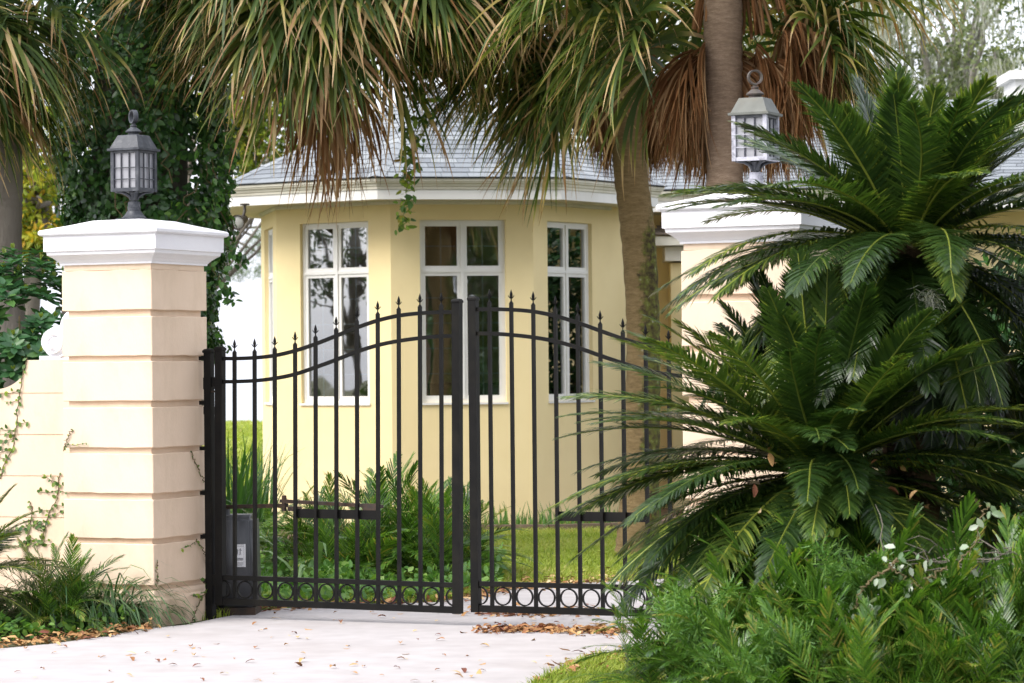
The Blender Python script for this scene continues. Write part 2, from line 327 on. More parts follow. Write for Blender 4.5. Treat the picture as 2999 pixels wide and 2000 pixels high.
def glassmat(name, tint, refl, wav=0.0, frosted=False):
    mt, n, out = newmat(name); L = n.links
    gl = n.nodes.new('ShaderNodeBsdfGlossy'); gl.inputs['Roughness'].default_value = .02 if not frosted else .25
    if frosted:
        tr = n.nodes.new('ShaderNodeMixShader'); d = n.nodes.new('ShaderNodeBsdfDiffuse'); d.inputs[0].default_value = (*tint, 1)
        t2 = n.nodes.new('ShaderNodeBsdfTranslucent'); t2.inputs[0].default_value = (*tint, 1); tr.inputs[0].default_value = .45
        L.new(d.outputs[0], tr.inputs[1]); L.new(t2.outputs[0], tr.inputs[2])
    else:
        tr = n.nodes.new('ShaderNodeBsdfTransparent'); tr.inputs[0].default_value = (*tint, 1)
    fr = n.nodes.new('ShaderNodeFresnel'); fr.inputs[0].default_value = 1.5
    ad = n.nodes.new('ShaderNodeMath'); ad.operation = 'MULTIPLY_ADD'; ad.inputs[1].default_value = 1.0; ad.inputs[2].default_value = refl; ad.use_clamp = True
    L.new(fr.outputs[0], ad.inputs[0])
    mx = n.nodes.new('ShaderNodeMixShader'); L.new(ad.outputs[0], mx.inputs[0]); L.new(tr.outputs[0], mx.inputs[1]); L.new(gl.outputs[0], mx.inputs[2]); L.new(mx.outputs[0], out.inputs[0])
    if wav:
        tc = n.nodes.new('ShaderNodeTexCoord'); nz = n.nodes.new('ShaderNodeTexNoise'); nz.inputs['Scale'].default_value = 2.5; nz.inputs['Detail'].default_value = 1; L.new(tc.outputs['Object'], nz.inputs['Vector'])
        bp = n.nodes.new('ShaderNodeBump'); bp.inputs['Strength'].default_value = wav; bp.inputs['Distance'].default_value = .05; L.new(nz.outputs['Fac'], bp.inputs['Height']); L.new(bp.outputs[0], gl.inputs['Normal'])
    return mt
M['glass'] = glassmat('window_glass', (.74, .78, .80), .30, .035)
M['lampglass'] = glassmat('frosted_lamp_glass', (.46, .46, .50), .05, 0, True)
M['lens'] = glassmat('lamp_lens', (.75, .75, .72), .05, 0, True)
mt, n, out = newmat('lake_water'); b = n.nodes.new('ShaderNodeBsdfPrincipled'); b.inputs['Base Color'].default_value = (.25, .32, .36, 1); b.inputs['Roughness'].default_value = .12
nz = n.nodes.new('ShaderNodeTexNoise'); nz.inputs['Scale'].default_value = .8; tc = n.nodes.new('ShaderNodeTexCoord'); n.links.new(tc.outputs['Object'], nz.inputs['Vector'])
bp = n.nodes.new('ShaderNodeBump'); bp.inputs['Strength'].default_value = .15; n.links.new(nz.outputs[0], bp.inputs['Height']); n.links.new(bp.outputs[0], b.inputs['Normal'])
n.links.new(b.outputs[0], out.inputs[0]); M['water'] = mt

def rgen(seed): return np.random.default_rng(seed)
def unit(v): return v/(np.linalg.norm(v, axis=-1, keepdims=True)+1e-9)

# ------------------------------------------------------------------ setting: ground, drive, lake
TH = R(25.0)
E1 = np.array([math.cos(TH), -math.sin(TH), 0]); B1 = np.array([math.sin(TH), math.cos(TH), 0])
structure(MB().add([(-300, -80, 0), (300, -80, 0), (300, 92, 0), (-300, 92, 0)], [(0, 1, 2, 3)]).build('ground', M['soil']))
structure(MB().add([(-3500, 88, -.25), (3500, 88, -.25), (3500, 6000, -.25), (-3500, 6000, -.25)], [(0, 1, 2, 3)]).build('lake', M['water']))
dpix = [(0, 1492), (120, 1482), (240, 1466), (350, 1446), (430, 1440), (495, 1424), (600, 1404), (720, 1396), (860, 1391), (1000, 1386), (1090, 1372), (1200, 1352), (1320, 1342), (1440, 1338), (1560, 1330)]
dp = [G(u, v)[:2] for u, v in dpix]
rng = rgen(3)
drive = [(-9.5, 14.0), (-6.5, 16.2)]+[tuple(p+rng.normal(0, .012, 2)) for p in dp]+[(3.2, 22.4), (9, 23.5), (9, 19.2), (2.6, 18.6)]
dright = [(1490, 1478), (1440, 1492), (1370, 1508), (1310, 1528), (1262, 1550), (1225, 1570)]
drive += [tuple(G(u, v)[:2]) for u, v in dright]+[(-.15, 13.6), (-.9, 11.5), (-1.8, 8), (-2.5, -20), (-9.5, -20)]
structure(MB().add([(x, y, .012) for x, y in drive], [tuple(range(len(drive)))[::-1]]).build('driveway', M['concrete']))
def inside(px, py, poly):
    px = np.asarray(px); py = np.asarray(py); r = np.zeros(px.shape, bool); n_ = len(poly); j = n_-1
    for i in range(n_):
        xi, yi = poly[i]; xj, yj = poly[j]
        c = ((yi > py) != (yj > py)) & (px < (xj-xi)*(py-yi)/((yj-yi) or 1e-9)+xi); r ^= c; j = i
    return r

# grass
def grass(name, label, n, xr, yr, h, seed, keep=None, tm=(.5, .2), wd=.006):
    g = rgen(seed); x = g.uniform(*xr, n); y = g.uniform(*yr, n)
    k = ~inside(x, y, drive)
    if keep is not None: k &= keep(x, y)
    x, y = x[k], y[k]; n = len(x)
    O = np.stack([x, y, np.zeros(n)], 1); a = g.uniform(0, 6.28, n); hh = h*g.uniform(.5, 1.3, n)
    ln = np.stack([np.cos(a), np.sin(a), np.zeros(n)], 1)
    P = np.stack([O, O+ln*(hh*.25)[:, None]+np.array([0, 0, 1])*(hh*.65)[:, None], O+ln*(hh*.8)[:, None]+np.array([0, 0, 1])*(hh*.95)[:, None]], 1)
    S = np.stack([-np.sin(a+.4), np.cos(a+.4), np.zeros(n)], 1)
    pt = np.array([mnoise.noise((float(p)*.9, float(q)*.9, 3)) for p, q in zip(x, y)])*.25
    t = np.clip(g.normal(tm[0], tm[1], n)+pt, 0, 1)
    return stuff(MB().strips(P, S, np.array([wd, wd*.8, wd*.1])[None], t[:, None]).build(name, M['lawn']), label, 'grass')
grass('lawn_grass', 'bright green lawn grass between the driveway and the house bed', 60000, (-1.6, 2.2), (19.6, 29.0), .055, 5, None, (.58, .15), .008)
grass('lakeside_lawn', 'sunny mown lawn running down towards the white lake on the left', 30000, (-11, -3.0), (32, 90), .12, 6, None, (.62, .12), .06)
grass('verge_grass', 'patch of short grass at the near right driveway edge', 16000, (-.2, 1.6), (13.2, 16.3), .05, 7, None, (.55, .2), .006)
grass('side_grass', 'rough grass beside the gate under the left leaf', 9000, (-2.3, -.2), (18.9, 20.6), .07, 8, None, (.45, .2), .007)

# flower bed in front of the house
bed = [G(u, v)[:2] for u, v in ((640, 1262), (900, 1240), (1090, 1222), (1260, 1222), (1400, 1218), (1520, 1212), (1600, 1190))]
bedp = [tuple(p) for p in bed]+[(2.6, 33.0), (-4, 33.0)]
structure(MB().add([(x, y, .02) for x, y in bedp], [tuple(range(len(bedp)))]).build('flower_bed', M['mulch']))
ed = thing('timber_edging', 'low brown timber edging between lawn and mulch bed', 'edging', (0, 0, 0))
for i in range(len(bed)-1):
    a, b_ = np.array([*bed[i], .03]), np.array([*bed[i+1], .03]); c = (a+b_)/2; d = b_-a
    MB().box(c, (np.linalg.norm(d)-.01, .07, .09), .5, math.atan2(d[1], d[0])).build('board', M['edging'], ed)

# ------------------------------------------------------------------ gate pillars
W_ = .67; H2 = W_/2
_ap = G(358, 1441)
PL = _ap-E1*(H2+.03)+B1*(H2+.03); PL[2] = 0
_cr = at(1563, 560, 16.7); PR = _cr+E1*H2+B1*H2; PR[2] = 0
RZ = -TH
def rough_box(size, cuts, amp, seed, mat, chip=.004):
    bm = bmesh.new(); bmesh.ops.create_cube(bm, size=1.0)
    bmesh.ops.scale(bm, vec=size, verts=bm.verts)
    bmesh.ops.bevel(bm, geom=bm.edges[:], offset=.004, segments=1, affect='EDGES')
    big = [e_ for e_ in bm.edges if e_.calc_length() > .1]
    bmesh.ops.subdivide_edges(bm, edges=big, cuts=cuts, use_grid_fill=True)
    for v in bm.verts:
        p = v.co*9+Vector((seed*7.3, seed*1.7, 0)); edge = min(abs(abs(v.co.z)-size[2]/2), 9)
        q = v.co*23+Vector((seed*3.1, 0, seed))
        k = 1.0 if edge < .006 else .25
        d = Vector((mnoise.noise(p), mnoise.noise(p+Vector((5, 0, 0))), mnoise.noise(p+Vector((0, 9, 0)))*1.0))*amp*k
        d.z += mnoise.noise(q)*chip*k
        v.co += d
    me = bpy.data.meshes.new('block'); bm.to_mesh(me); bm.free()
    for p_ in me.polygons: p_.use_smooth = True
    me.set_sharp_from_angle(angle=R(30)); me.materials.append(mat)
    return me
courses = [(.261, .518), (.552, .798), (.837, 1.088), (1.124, 1.379), (1.420, 1.669), (1.705, 1.954), (1.995, 2.248)]
# blocks lie between the grooves
blocks = [(.261-.0, .518)]
blocks = [(.2615, .5175), (.5525, .7975), (.8375, 1.0875), (1.1245, 1.3785), (1.4205, 1.6685), (1.7055, 1.9535), (1.9955, 2.2475)]
def pillar(name, label, c, dz, seed):
    t = thing(name, label, 'pillar', c, RZ, 'cream rusticated gate pillars')
    core = MB(); core.box((0, 0, (2.286+dz)/2+.05), (W_-.058, W_-.058, 2.286+dz-.1)); core.build('core', M['cream'], t)
    # photographed joints: block tops/bottoms measured from the photograph (groove = gap)
    tops = [2.248, 1.995-.0, 1.705, 1.42, 1.124, .837, .552]
    spans = [(1.995, 2.248), (1.705, 1.954), (1.42, 1.669), (1.124, 1.379), (.837, 1.088), (.552, .798), (.261, .518)]
    for i, (z0, z1) in enumerate(spans):
        me = rough_box((W_, W_, z1-z0), 9, .0035, seed+i, M['cream'])
        link('block', me, t, (0, 0, (z0+z1)/2+dz))
    MB().lathe([(H2-.03, 2.24+dz), (H2-.012, 2.25+dz), (H2-.012, 2.288+dz)], square=True).build('neck', M['cream'], t)
    MB().lathe([(H2+.028, 0), (H2+.03, .165+dz), (H2+.026, .172+dz), (H2+.004, .186+dz), (H2+.002, .205+dz), (H2-.006, .224+dz), (H2-.02, .23+dz)], square=True).build('plinth', M['cream'], t)
    z = 2.286+dz
    prof = [(H2-.02, z), (H2+.004, z), (H2+.006, z+.012), (H2+.022, z+.03), (H2+.046, z+.05), (H2+.066, z+.064), (H2+.070, z+.084), (H2+.082, z+.088), (H2+.083, z+.184),
            (H2+.098, z+.188), (H2+.106, z+.196), (H2+.107, z+.212), (H2+.100, z+.222), (.30, z+.256), (.19, z+.288), (.08, z+.297)]
    cp = MB().lathe(prof, square=True).build('cap', M['white'], t)
    return t, z+.29
pl, zl = pillar('gate_pillar', 'cream rusticated gate pillar with white cap, left of the black gate', PL, 0.0, 1)
pr, zr = pillar('gate_pillar', 'cream rusticated gate pillar with white cap, behind the sago palms', PR, 0.015, 21)

# ------------------------------------------------------------------ lanterns
def lantern(label, c, z, fm, sm, rm, bm_, km, rzx=0.0):
    t = thing('post_lantern', label, 'lantern', (c[0], c[1], z), RZ+rzx, 'lanterns on the gate pillars')
    b = MB(); b.lathe([(.088, -.004), (.088, .014), (.080, .017)], square=True)
    b.build('base_plate', bm_, t)
    MB().lathe([(.078, .0165), (.078, .024), (.066, .034), (.058, .045), (.05, .056), (.046, .064)], 24).build('stepped_foot', bm_, t, True)
    MB().lathe([(.041, .062), (.041, .085), (.043, .087), (.043, .093), (.040, .095), (.040, .118), (.034, .126)], 20).build('neck', bm_, t, True)
    MB().lathe([(.022, .12), (.021, .14), (.027, .165), (.034, .185)], 16).build('stem', sm, t, True)
    for i in range(4):
        a = math.pi/4+i*math.pi/2; d = np.array([math.cos(a), math.sin(a), 0])
        pts = [d*r_+np.array([0, 0, h]) for r_, h in ((.018, .135), (.026, .155), (.045, .172), (.075, .184), (.125, .190))]
        MB().tube(pts, [.011, .011, .011, .010, .009], 6).build('arm', sm, t, True)
    hw = .104; z0, z1 = .188, .448
    for i in range(4):
        a = i*math.pi/2; d = np.array([math.cos(a), math.sin(a), 0]); s_ = np.array([-d[1], d[0], 0])
        p = d*(hw-.006)
        MB().box(p*1.0+np.array([0, 0, z0+.011]), (.012, hw*2-.022, .022), rz=a).build('bottom_rail', fm, t)
        MB().box(p*1.0+np.array([0, 0, z1-.007]), (.012, hw*2-.022, .014), rz=a).build('top_rail', sm, t)
        cpos = (d+s_)*(hw-.009)
        MB().box(cpos+np.array([0, 0, (z0+z1)/2]), (.024, .024, z1-z0), rz=a).build('corner_post', fm, t)
        for q in (-.0305, .0305):
            MB().box(d*(hw-.006)+s_*q+np.array([0, 0, (z0+z1)/2+.004]), (.008, .0055, z1-z0-.036), rz=a).build('glazing_bar', M['lampdark'] if fm is not sm else sm, t)
        for q in (.344, .271):
            MB().box(d*(hw-.003)+np.array([0, 0, q-.005]), (.006, hw*2-.042, .0055), rz=a).build('glazing_bar', fm, t)
        MB().box(d*(hw-.016)+np.array([0, 0, (z0+z1)/2+.004]), (.004, hw*2-.044, z1-z0-.036), rz=a).build('pane', M['lampglass'], t)
    MB().lathe([(.02, .21), (.02, .30), (.028, .31), (.028, .36), (.01, .38)], 12).build('bulb', M['lampglass'], t, True)
    MB().box((0, 0, z0+.004), (.18, .18, .006)).build('floor_plate', sm, t)
    MB().lathe([(.118, z1+.001), (.123, z1+.003), (.123, z1+.016), (.110, z1+.018), (.074, z1+.100), (.071, z1+.103)], square=True).build('roof', rm, t)
    k = z1+.101
    MB().lathe([(.036, k), (.036, k+.018), (.050, k+.021), (.052, k+.028), (.046, k+.034), (.026, k+.050), (.018, k+.056), (.022, k+.061), (.022, k+.067), (.012, k+.073), (.012, k+.082)], 20).build('finial', km, t, True)
    rg = MB(); n_ = 28; prof = [(.034, -.014), (.044, -.016), (.044, .016), (.034, .014)]
    vv = []; ff = []
    for i in range(n_):
        q = 2*math.pi*i/n_
        for r_, y in prof: vv.append((r_*math.cos(q), y, k+.124+r_*math.sin(q)))
    for i in range(n_):
        for j in range(4): ff.append((i*4+j, i*4+(j+1) % 4, ((i+1) % n_)*4+(j+1) % 4, ((i+1) % n_)*4+j))
    rg.add(vv, ff); o = rg.build('carrying_ring', km, t, True); o.rotation_euler = (0, 0, R(-32) if fm is sm else R(38))
    return t
lantern('dark grey square post lantern on the left pillar cap', PL, zl-.002, M['lampmetal'], M['lampmetal'], M['lampmetal'], M['lampmetal'], M['lampmetal'], R(-2))
lantern('weathered square post lantern with peeling white paint on the right pillar cap', PR, zr-.002, M['lamppeel'], M['lampmetal'], M['lampgreen'], M['lamppeel'], M['lampknob'], R(0))

# ------------------------------------------------------------------ gate leaves (frame: left pillar axes)
GY = .25
def GP(x, z, y=GY): return PL+E1*x+B1*y+np.array([0, 0, z])
SP = .1483
def smooth(a, b, x):
    q = min(1, max(0, (x-a)/(b-a))); return q*q*(3-2*q)
topz = np.array([(0, 1.685), (.11, 1.684), (.26, 1.689), (.40, 1.702), (.55, 1.732), (.70, 1.775), (.85, 1.826), (.995, 1.876), (1.144, 1.92), (1.292, 1.949), (1.44, 1.963), (1.588, 1.969), (1.70, 1.969)])
lowz = topz.copy(); lowz[:, 1] = np.array([1.535, 1.536, 1.542, 1.556, 1.583, 1.627, 1.675, 1.724, 1.765, 1.791, 1.808, 1.819, 1.821])
def catmull(tab, x):
    xs, ys = tab[:, 0], tab[:, 1]; i = int(np.clip(np.searchsorted(xs, x)-1, 0, len(xs)-2))
    h = xs[i+1]-xs[i]; q = (x-xs[i])/h
    m0 = (ys[min(i+1, len(xs)-1)]-ys[max(i-1, 0)])/(xs[min(i+1, len(xs)-1)]-xs[max(i-1, 0)])*h
    j = i+1; m1 = (ys[min(j+1, len(xs)-1)]-ys[max(j-1, 0)])/(xs[min(j+1, len(xs)-1)]-xs[max(j-1, 0)])*h
    return (2*q**3-3*q*q+1)*ys[i]+(q**3-2*q*q+q)*m0+(-2*q**3+3*q*q)*ys[j]+(q**3-q*q)*m1
def rail_mesh(tab, x0, x1, hh, yy, sgn):
    n_ = 44; v = []; f = []
    for i in range(n_+1):
        x = x0+(x1-x0)*i/n_; z = catmull(tab, x)
        for dy, dz_ in ((-yy/2, -hh/2), (yy/2, -hh/2), (yy/2, hh/2), (-yy/2, hh/2)): v.append((sgn*x, dy, z+dz_))
    for i in range(n_):
        for j in range(4): f.append((i*4+j, i*4+(j+1) % 4, i*4+4+(j+1) % 4, i*4+4+j))
    f += [(3, 2, 1, 0), (n_*4, n_*4+1, n_*4+2, n_*4+3)]
    if sgn < 0: f = [q[::-1] for q in f]
    return MB().add(v, f)
fin = MB()
fin.lathe([(.011, 0), (.011, .004), (.0045, .012), (.004, .026), (.006, .030), (.0055, .034), (.0105, .046), (.0095, .056), (.0045, .072), (.0008, .082)], 8)
for i in range(4):
    a = i*math.pi/2; d = np.array([math.cos(a), math.sin(a), 0])
    fin.tube([d*.004+np.array([0, 0, .028]), d*.009+np.array([0, 0, .033]), d*.015+np.array([0, 0, .040]), d*.019+np.array([0, 0, .0445]), d*.0215+np.array([0, 0, .0425])], [.0035, .0035, .003, .002, .001], 5)
finmesh = fin.mesh('finial', M['iron'], True, 50)
ring = MB(); vv = []; ff = []; n_ = 30
for i in range(n_):
    q = 2*math.pi*i/n_
    for r_, y in ((.050, -.008), (.0575, -.008), (.0575, .008), (.050, .008)): vv.append((r_*math.cos(q), y, r_*math.sin(q)))
for i in range(n_):
    for j in range(4): ff.append((i*4+j, i*4+(j+1) % 4, ((i+1) % n_)*4+(j+1) % 4, ((i+1) % n_)*4+j))
ring.add(vv, ff); ringmesh = ring.mesh('ring', M['iron'], True, 50)
def leaf(label, x0, sgn, tilt):
    base = GP(x0, .10)
    t = thing('gate_leaf', label, 'gate', base, RZ, 'leaves of the black iron double gate')
    t.rotation_euler = (0, tilt, RZ)
    I = M['iron']; z0 = -.10
    Lf = 1.70
    for nm, x, zt in (('hinge_post', 0, 1.735), ('meeting_post', Lf, 2.025)):
        p = MB().box((sgn*x, 0, (zt+z0)/2), (.052, .052, zt+z0)).build(nm, I, t)
        MB().lathe([(.026, zt-.001+z0+.0), (.030, zt+.003+z0), (.030, zt+.014+z0), (.022, zt+.024+z0), (.003, zt+.028+z0)], square=True, c=(sgn*x, 0, .0)).build('post_cap', I, p)
    xi, xo = .0265, Lf-.0265
    rail_mesh(topz+np.array([0, z0]), xi, xo, .024, .022, sgn).build('top_rail', I, t, True, 30)
    rail_mesh(lowz+np.array([0, z0]), xi, xo, .024, .022, sgn).build('lower_arched_rail', I, t, True, 30)
    MB().box((sgn*Lf/2, 0, .0225), (Lf-.053, .040, .040)).build('bottom_rail', I, t)
    rr = MB().box((sgn*Lf/2, 0, .176), (Lf-.053, .036, .030)).build('ring_rail', I, t)
    if sgn > 0:
        MB().box((-.055, 0, .155), (.056, .045, .075)).build('lower_hinge_block', I, t)
    x = .107
    for i in range(11):
        zt = catmull(topz, x)+z0
        zt2 = zt+.042
        bl = MB().box((sgn*x, -.0, (zt2+.0425)/2), (.0195, .0235, zt2-.0425)).build('baluster', I, t)
        f = link('finial', finmesh, bl, (sgn*x, 0, zt2)); f.rotation_euler = (0, 0, R(45))
        f.scale = (1, 1, 1.0)
        x += SP
    rx = .107-SP/2+.002
    for i in range(12):
        if 0 < i < 11:
            link('ring', ringmesh, t, (sgn*rx, .0, .1018))
        else:
            # half ring tucked against the post
            h = MB(); k = 16; vv = []; ff = []
            for j in range(k+1):
                q = -math.pi/2+math.pi*j/k
                if i == 11: q += math.pi
                for r_, y in ((.050, -.008), (.0575, -.008), (.0575, .008), (.050, .008)): vv.append((sgn*r_*math.cos(q), y, r_*math.sin(q)))
            for j in range(k):
                for w in range(4): ff.append((j*4+w, j*4+(w+1) % 4, j*4+4+(w+1) % 4, j*4+4+w))
            h.add(vv, ff); h.build('ring', I, t, True, 50, (sgn*(rx-.016 if i == 0 else rx+.01), 0, .1018))
        rx += SP
    pa, pb = .555, 1.150
    MB().box((sgn*(pa+pb)/2, .019, .598), (pb-pa, .012, .058)).build('mounting_plate', I, t)
    return t
leafL = leaf('black iron gate leaf with arched top, hinged beside the left pillar', .470, 1, R(.45))
leafR = leaf('black iron gate leaf with arched top, half hidden by the sago palm', 2.297+1.70, -1, R(0))

def hinge_post(label, x, sgn, brx):
    t = thing('hinge_post', label, 'post', GP(x, 0), RZ, 'slim posts carrying the gate hinges')
    I = M['iron']
    MB().box((0, 0, .86), (.050, .050, 1.72)).build('post', I, t)
    MB().lathe([(.025, 1.72), (.031, 1.724), (.031, 1.736), (.022, 1.746), (.004, 1.75)], square=True).build('post_cap', I, t)
    for z in (.535, .818, 1.106, 1.40, 1.687):
        MB().box((-sgn*.046, 0, z), (.042, .03, .026)).build('bracket', I, t)
    MB().box((0, 0, 1.525), (.056, .056, .075)).build('hinge_collar', I, t)
    hp = MB().tube([(sgn*.025, -.012, 1.472), (sgn*.058, -.012, 1.472)], [.006, .006], 8).build('hinge_pin', M['steel'], t, True)
    MB().box((sgn*.0405, 0, 1.535), (.025, .03, .06)).build('hinge_arm', I, t)
    MB().box((0, 0, 1.35), (.055, .056, .05)).build('stop_block', I, t)
    return t
hinge_post('slim black hinge post fixed to the inner side of the left pillar', .398, 1, 0)
hinge_post('slim black hinge post at the far end of the right gate leaf', 4.075, -1, 0)

# ------------------------------------------------------------------ gate operator box
ob = on_plane(532, 1328, GP(0, 0, .62), B1); ob[2] = 0
bxt = thing('gate_opener', 'dark grey gate opener box with a white warning sticker behind the left leaf', 'gate opener', ob, R(-2))
bm = bmesh.new(); bmesh.ops.create_cube(bm, size=1.0); bmesh.ops.scale(bm, vec=(.36, .34, .60), verts=bm.verts)
for v in bm.verts:
    if v.co.z > 0: v.co.x *= .93; v.co.y *= .93
bmesh.ops.bevel(bm, geom=bm.edges[:], offset=.035, segments=4, affect='EDGES')
me = bpy.data.meshes.new('cover'); bm.to_mesh(me); bm.free(); me.materials.append(M['plastic'])
for p_ in me.polygons: p_.use_smooth = True
link('cover', me, bxt, (0, 0, .36))
MB().box((0, 0, .03), (.35, .33, .06)).build('base_plate', M['steel'], bxt)
MB().tube([(-.05, 0, .655), (-.05, 0, .70)], [.045, .045], 16).build('output_shaft', M['plastic'], bxt, True)
MB().box((-.11, .02, .735), (.10, .09, .07)).build('motor_cap', M['plastic'], bxt)
arm = thing('opener_arm', 'jointed dark steel arm joining the opener box to the gate leaf', 'gate arm', (0, 0, 0))
a0 = ob+np.array([-.04, 0, .71]); a1 = GP(.86, .735, .40); a2 = GP(1.60, .742, .30)
for nm, p, q, hh in (('rear_link', a0, a1, .026), ('front_link', a1+np.array([0, 0, .028]), a2, .022)):
    c = (p+q)/2; d = q-p; L_ = np.linalg.norm(d); yaw = math.atan2(d[1], d[0]); pit = math.asin(d[2]/L_)
    o = MB().box((0, 0, 0), (L_+.05, .03, hh)).build(nm, M['steel'], arm, loc=c); o.rotation_euler = (0, -pit, yaw)
MB().tube([a1+np.array([0, 0, -.035]), a1+np.array([0, 0, .065])], [.016, .016], 10).build('pivot_bolt', M['steel'], arm, True)
MB().box(a1+np.array([.07, -.03, -.02]), (.09, .03, .03), rz=RZ).build('bracket', M['steel'], arm)
MB().box(GP(1.55, .735, .283), (.10, .03, .05), rz=RZ).build('leaf_bracket', M['steel'], arm)
# sticker on the front of the cover
stk = MB().box((.075, -.1675, .40), (.078, .002, .150)).build('warning_sticker', M['sticker'], bxt)
stk['label'] = 'white warning sticker with a small figure and lines of print'
ink = MB()
yb = -.1692
for x, z, w, h in ((.055, .4735, .058, .0012), (.055, .3265, .058, .0012), (.0265, .40, .0012, .148), (.0835, .40, .0012, .148)): ink.box((x, yb, z), (w, .0008, h))
ink.add([(.031, yb, .459), (.037, yb, .459), (.034, yb, .465)], [(0, 1, 2)])
for i, w in enumerate((.046, .046, .040)): ink.box((.055, yb, .383-i*.0062), (w, .0008, .0030))
for i in range(5): ink.box((.055+(.002 if i == 4 else 0), yb, .357-i*.0052), (.044 if i < 4 else .03, .0008, .0014))
# pictogram: figure with raised arms caught at a gate edge
ink.lathe([(.0001, 0), (.0035, .0022), (.0035, .005), (.0001, .0072)], 8, (.060, yb+.0002, .440))
for x, z, w, h, ry in ((.059, .4285, .005, .018, .12), (.0535, .437, .012, .0025, -.6), (.0655, .436, .012, .0025, .7), (.056, .412, .0028, .018, .22), (.062, .412, .0028, .018, -.16), (.0435, .422, .0022, .040, 0), (.0405, .425, .0018, .034, 0)):
    c_, s_ = math.cos(ry), math.sin(ry); ink.box((x, yb, z), (w, .0008, h), M=np.array([[c_, 0, s_], [0, 1, 0], [-s_, 0, c_]]))
ink.V = [v+np.array([.020, 0, 0]) for v in ink.V]
ink.build('print', M['ink'], stk)
cu = bpy.data.curves.new('warning_text', 'FONT'); cu.body = 'WARNING'; cu.size = .0095; cu.align_x = 'CENTER'
to = bpy.data.objects.new('warning_text', cu); COL.objects.link(to)
bpy.context.view_layer.update()
tm = bpy.data.meshes.new_from_object(to.evaluated_get(bpy.context.evaluated_depsgraph_get())); tm.materials.clear(); tm.materials.append(M['ink'])
bpy.data.objects.remove(to)
o = link('lettering', tm, stk, (.079, -.1694, .4585)); o.rotation_euler = (R(90), 0, 0)

# ------------------------------------------------------------------ garden wall left of the pillar, scroll bracket
wt = thing('garden_wall', 'cream rendered garden wall with a scooped top, left of the pillar', 'wall', PL, RZ)
WT = at(100, 826, 19.0)[2]
def wtop(s):     # s = distance left of the pillar face
    if s < .46: return WT
    q = min(1, (s-.46)/.26)
    return WT-.19*math.sqrt(max(0, 1-(1-q)**2))
joints = [0, .12, .39, .66, .93, 1.20, 1.47, 1.80]
for j in range(len(joints)-1):
    z0, z1 = joints[j]+.004, joints[j+1]-.004
    ss = [0.0]+[.46+.26*i/24 for i in range(25)]+[3.5]
    top = [(s, min(z1, wtop(s))) for s in ss]
    top = [p for p in top if p[1] > z0+.003]
    if len(top) < 2: continue
    poly = [(-H2-s, z) for s, z in top]; poly = [(-H2+.02, top[0][1])]+poly+[(poly[-1][0], z0), (-H2+.02, z0)]
    MB().prism(poly, -.055, .145).build('wall_course', M['cream'], wt)
poly = [(-H2+.02, 0)]+[(-H2+.02, WT-.012)]+[(-H2-s, wtop(s)-.012) for s in [.455]+[.46+.26*i/24 for i in range(25)]+[3.5]]+[(-H2-3.5, 0)]
MB().prism(poly, -.049, .139).build('core', M['cream'], wt)
# white scroll
sc = thing('scroll_bracket', 'white carved scroll resting on the wall top beside the left pillar', 'ornament', PL+np.array([0, 0, WT-.002]), RZ)
def blob(parts, mat, name, parent, res=28):
    for i, (c, r_) in enumerate(parts):
        mb = MB(); vv = []; ff = []
        nu, nv = 24, 14
        for a in range(nv+1):
            p = math.pi*a/nv
            for b_ in range(nu):
                q = 2*math.pi*b_/nu; d = Vector((math.sin(p)*math.cos(q), math.sin(p)*math.sin(q), math.cos(p)))
                k = 1+.02*mnoise.noise(d*5+Vector((i*3, 0, 0)))
                vv.append((c[0]+r_[0]*d.x*k, c[1]+r_[1]*d.y*k, c[2]+r_[2]*d.z*k))
        for a in range(nv):
            for b_ in range(nu): ff.append((a*nu+b_, (a+1)*nu+b_, (a+1)*nu+(b_+1) % nu, a*nu+(b_+1) % nu))
        mb.add(vv, ff); mb.build(name[i], mat, parent, True, 0)
cx = -H2-.245
blob([((cx, .03, .115), (.135, .10, .115)), ((cx+.075, .03, .20), (.075, .08, .12))], M['white'], ['lower_roll', 'upper_roll'], sc)
MB().box((cx, .03, .014), (.24, .17, .028)).build('foot', M['white'], sc)
sp = [(cx+math.cos(q)*(.110-.0065*q), -.062-.004*q*.4, .115+math.sin(q)*(.095-.0055*q)) for q in np.linspace(-1.2, 11, 50)]
MB().tube(sp, [.007]*50, 6).build('spiral_bead', M['white'], sc, True)

# ------------------------------------------------------------------ house: octagonal bay
HC = np.array([at(1000, 1100, 31.5)[0], 31.5, 0]); HR = 1.92
def ov(r_, k): a = R(281+22.5+45*k); return HC+np.array([math.cos(a)*r_, math.sin(a)*r_, 0])
wv = [ov(HR, k) for k in range(-3, 5)]
wv[4] = wv[3]+(wv[4]-wv[3])*1.38
house = thing('house', 'yellow stucco house with octagonal bay, tall windows and grey shingle roof', 'house', (0, 0, 0))
ZE = 3.30
zs = {}
winpix = {1: (690, 847), 2: (965, 1162), 3: (1258, 1360)}
def wallface(i, win=None, mat=None):
    a, b_ = wv[i], wv[(i+1) % 8]; d = unit(b_-a); L_ = np.linalg.norm(b_-a); nrm = np.array([d[1], -d[0], 0])
    yaw = math.atan2(d[1], d[0]); th = .16
    def bx(mb, s0, s1, z0, z1): mb.box(((s0+s1)/2, th/2, (z0+z1)/2), (s1-s0, th, z1-z0))
    mb = MB()
    if win:
        s0, s1, z0, z1 = win
        bx(mb, 0, s0, 0, ZE+.02); bx(mb, s1, L_, 0, ZE+.02); bx(mb, s0, s1, 0, z0); bx(mb, s0, s1, z1, ZE+.02)
    else: bx(mb, 0, L_, 0, ZE+.02)
    mb.build('wall', mat or M['house'], house, loc=a, rz=yaw)
    return a, d, nrm, yaw, L_
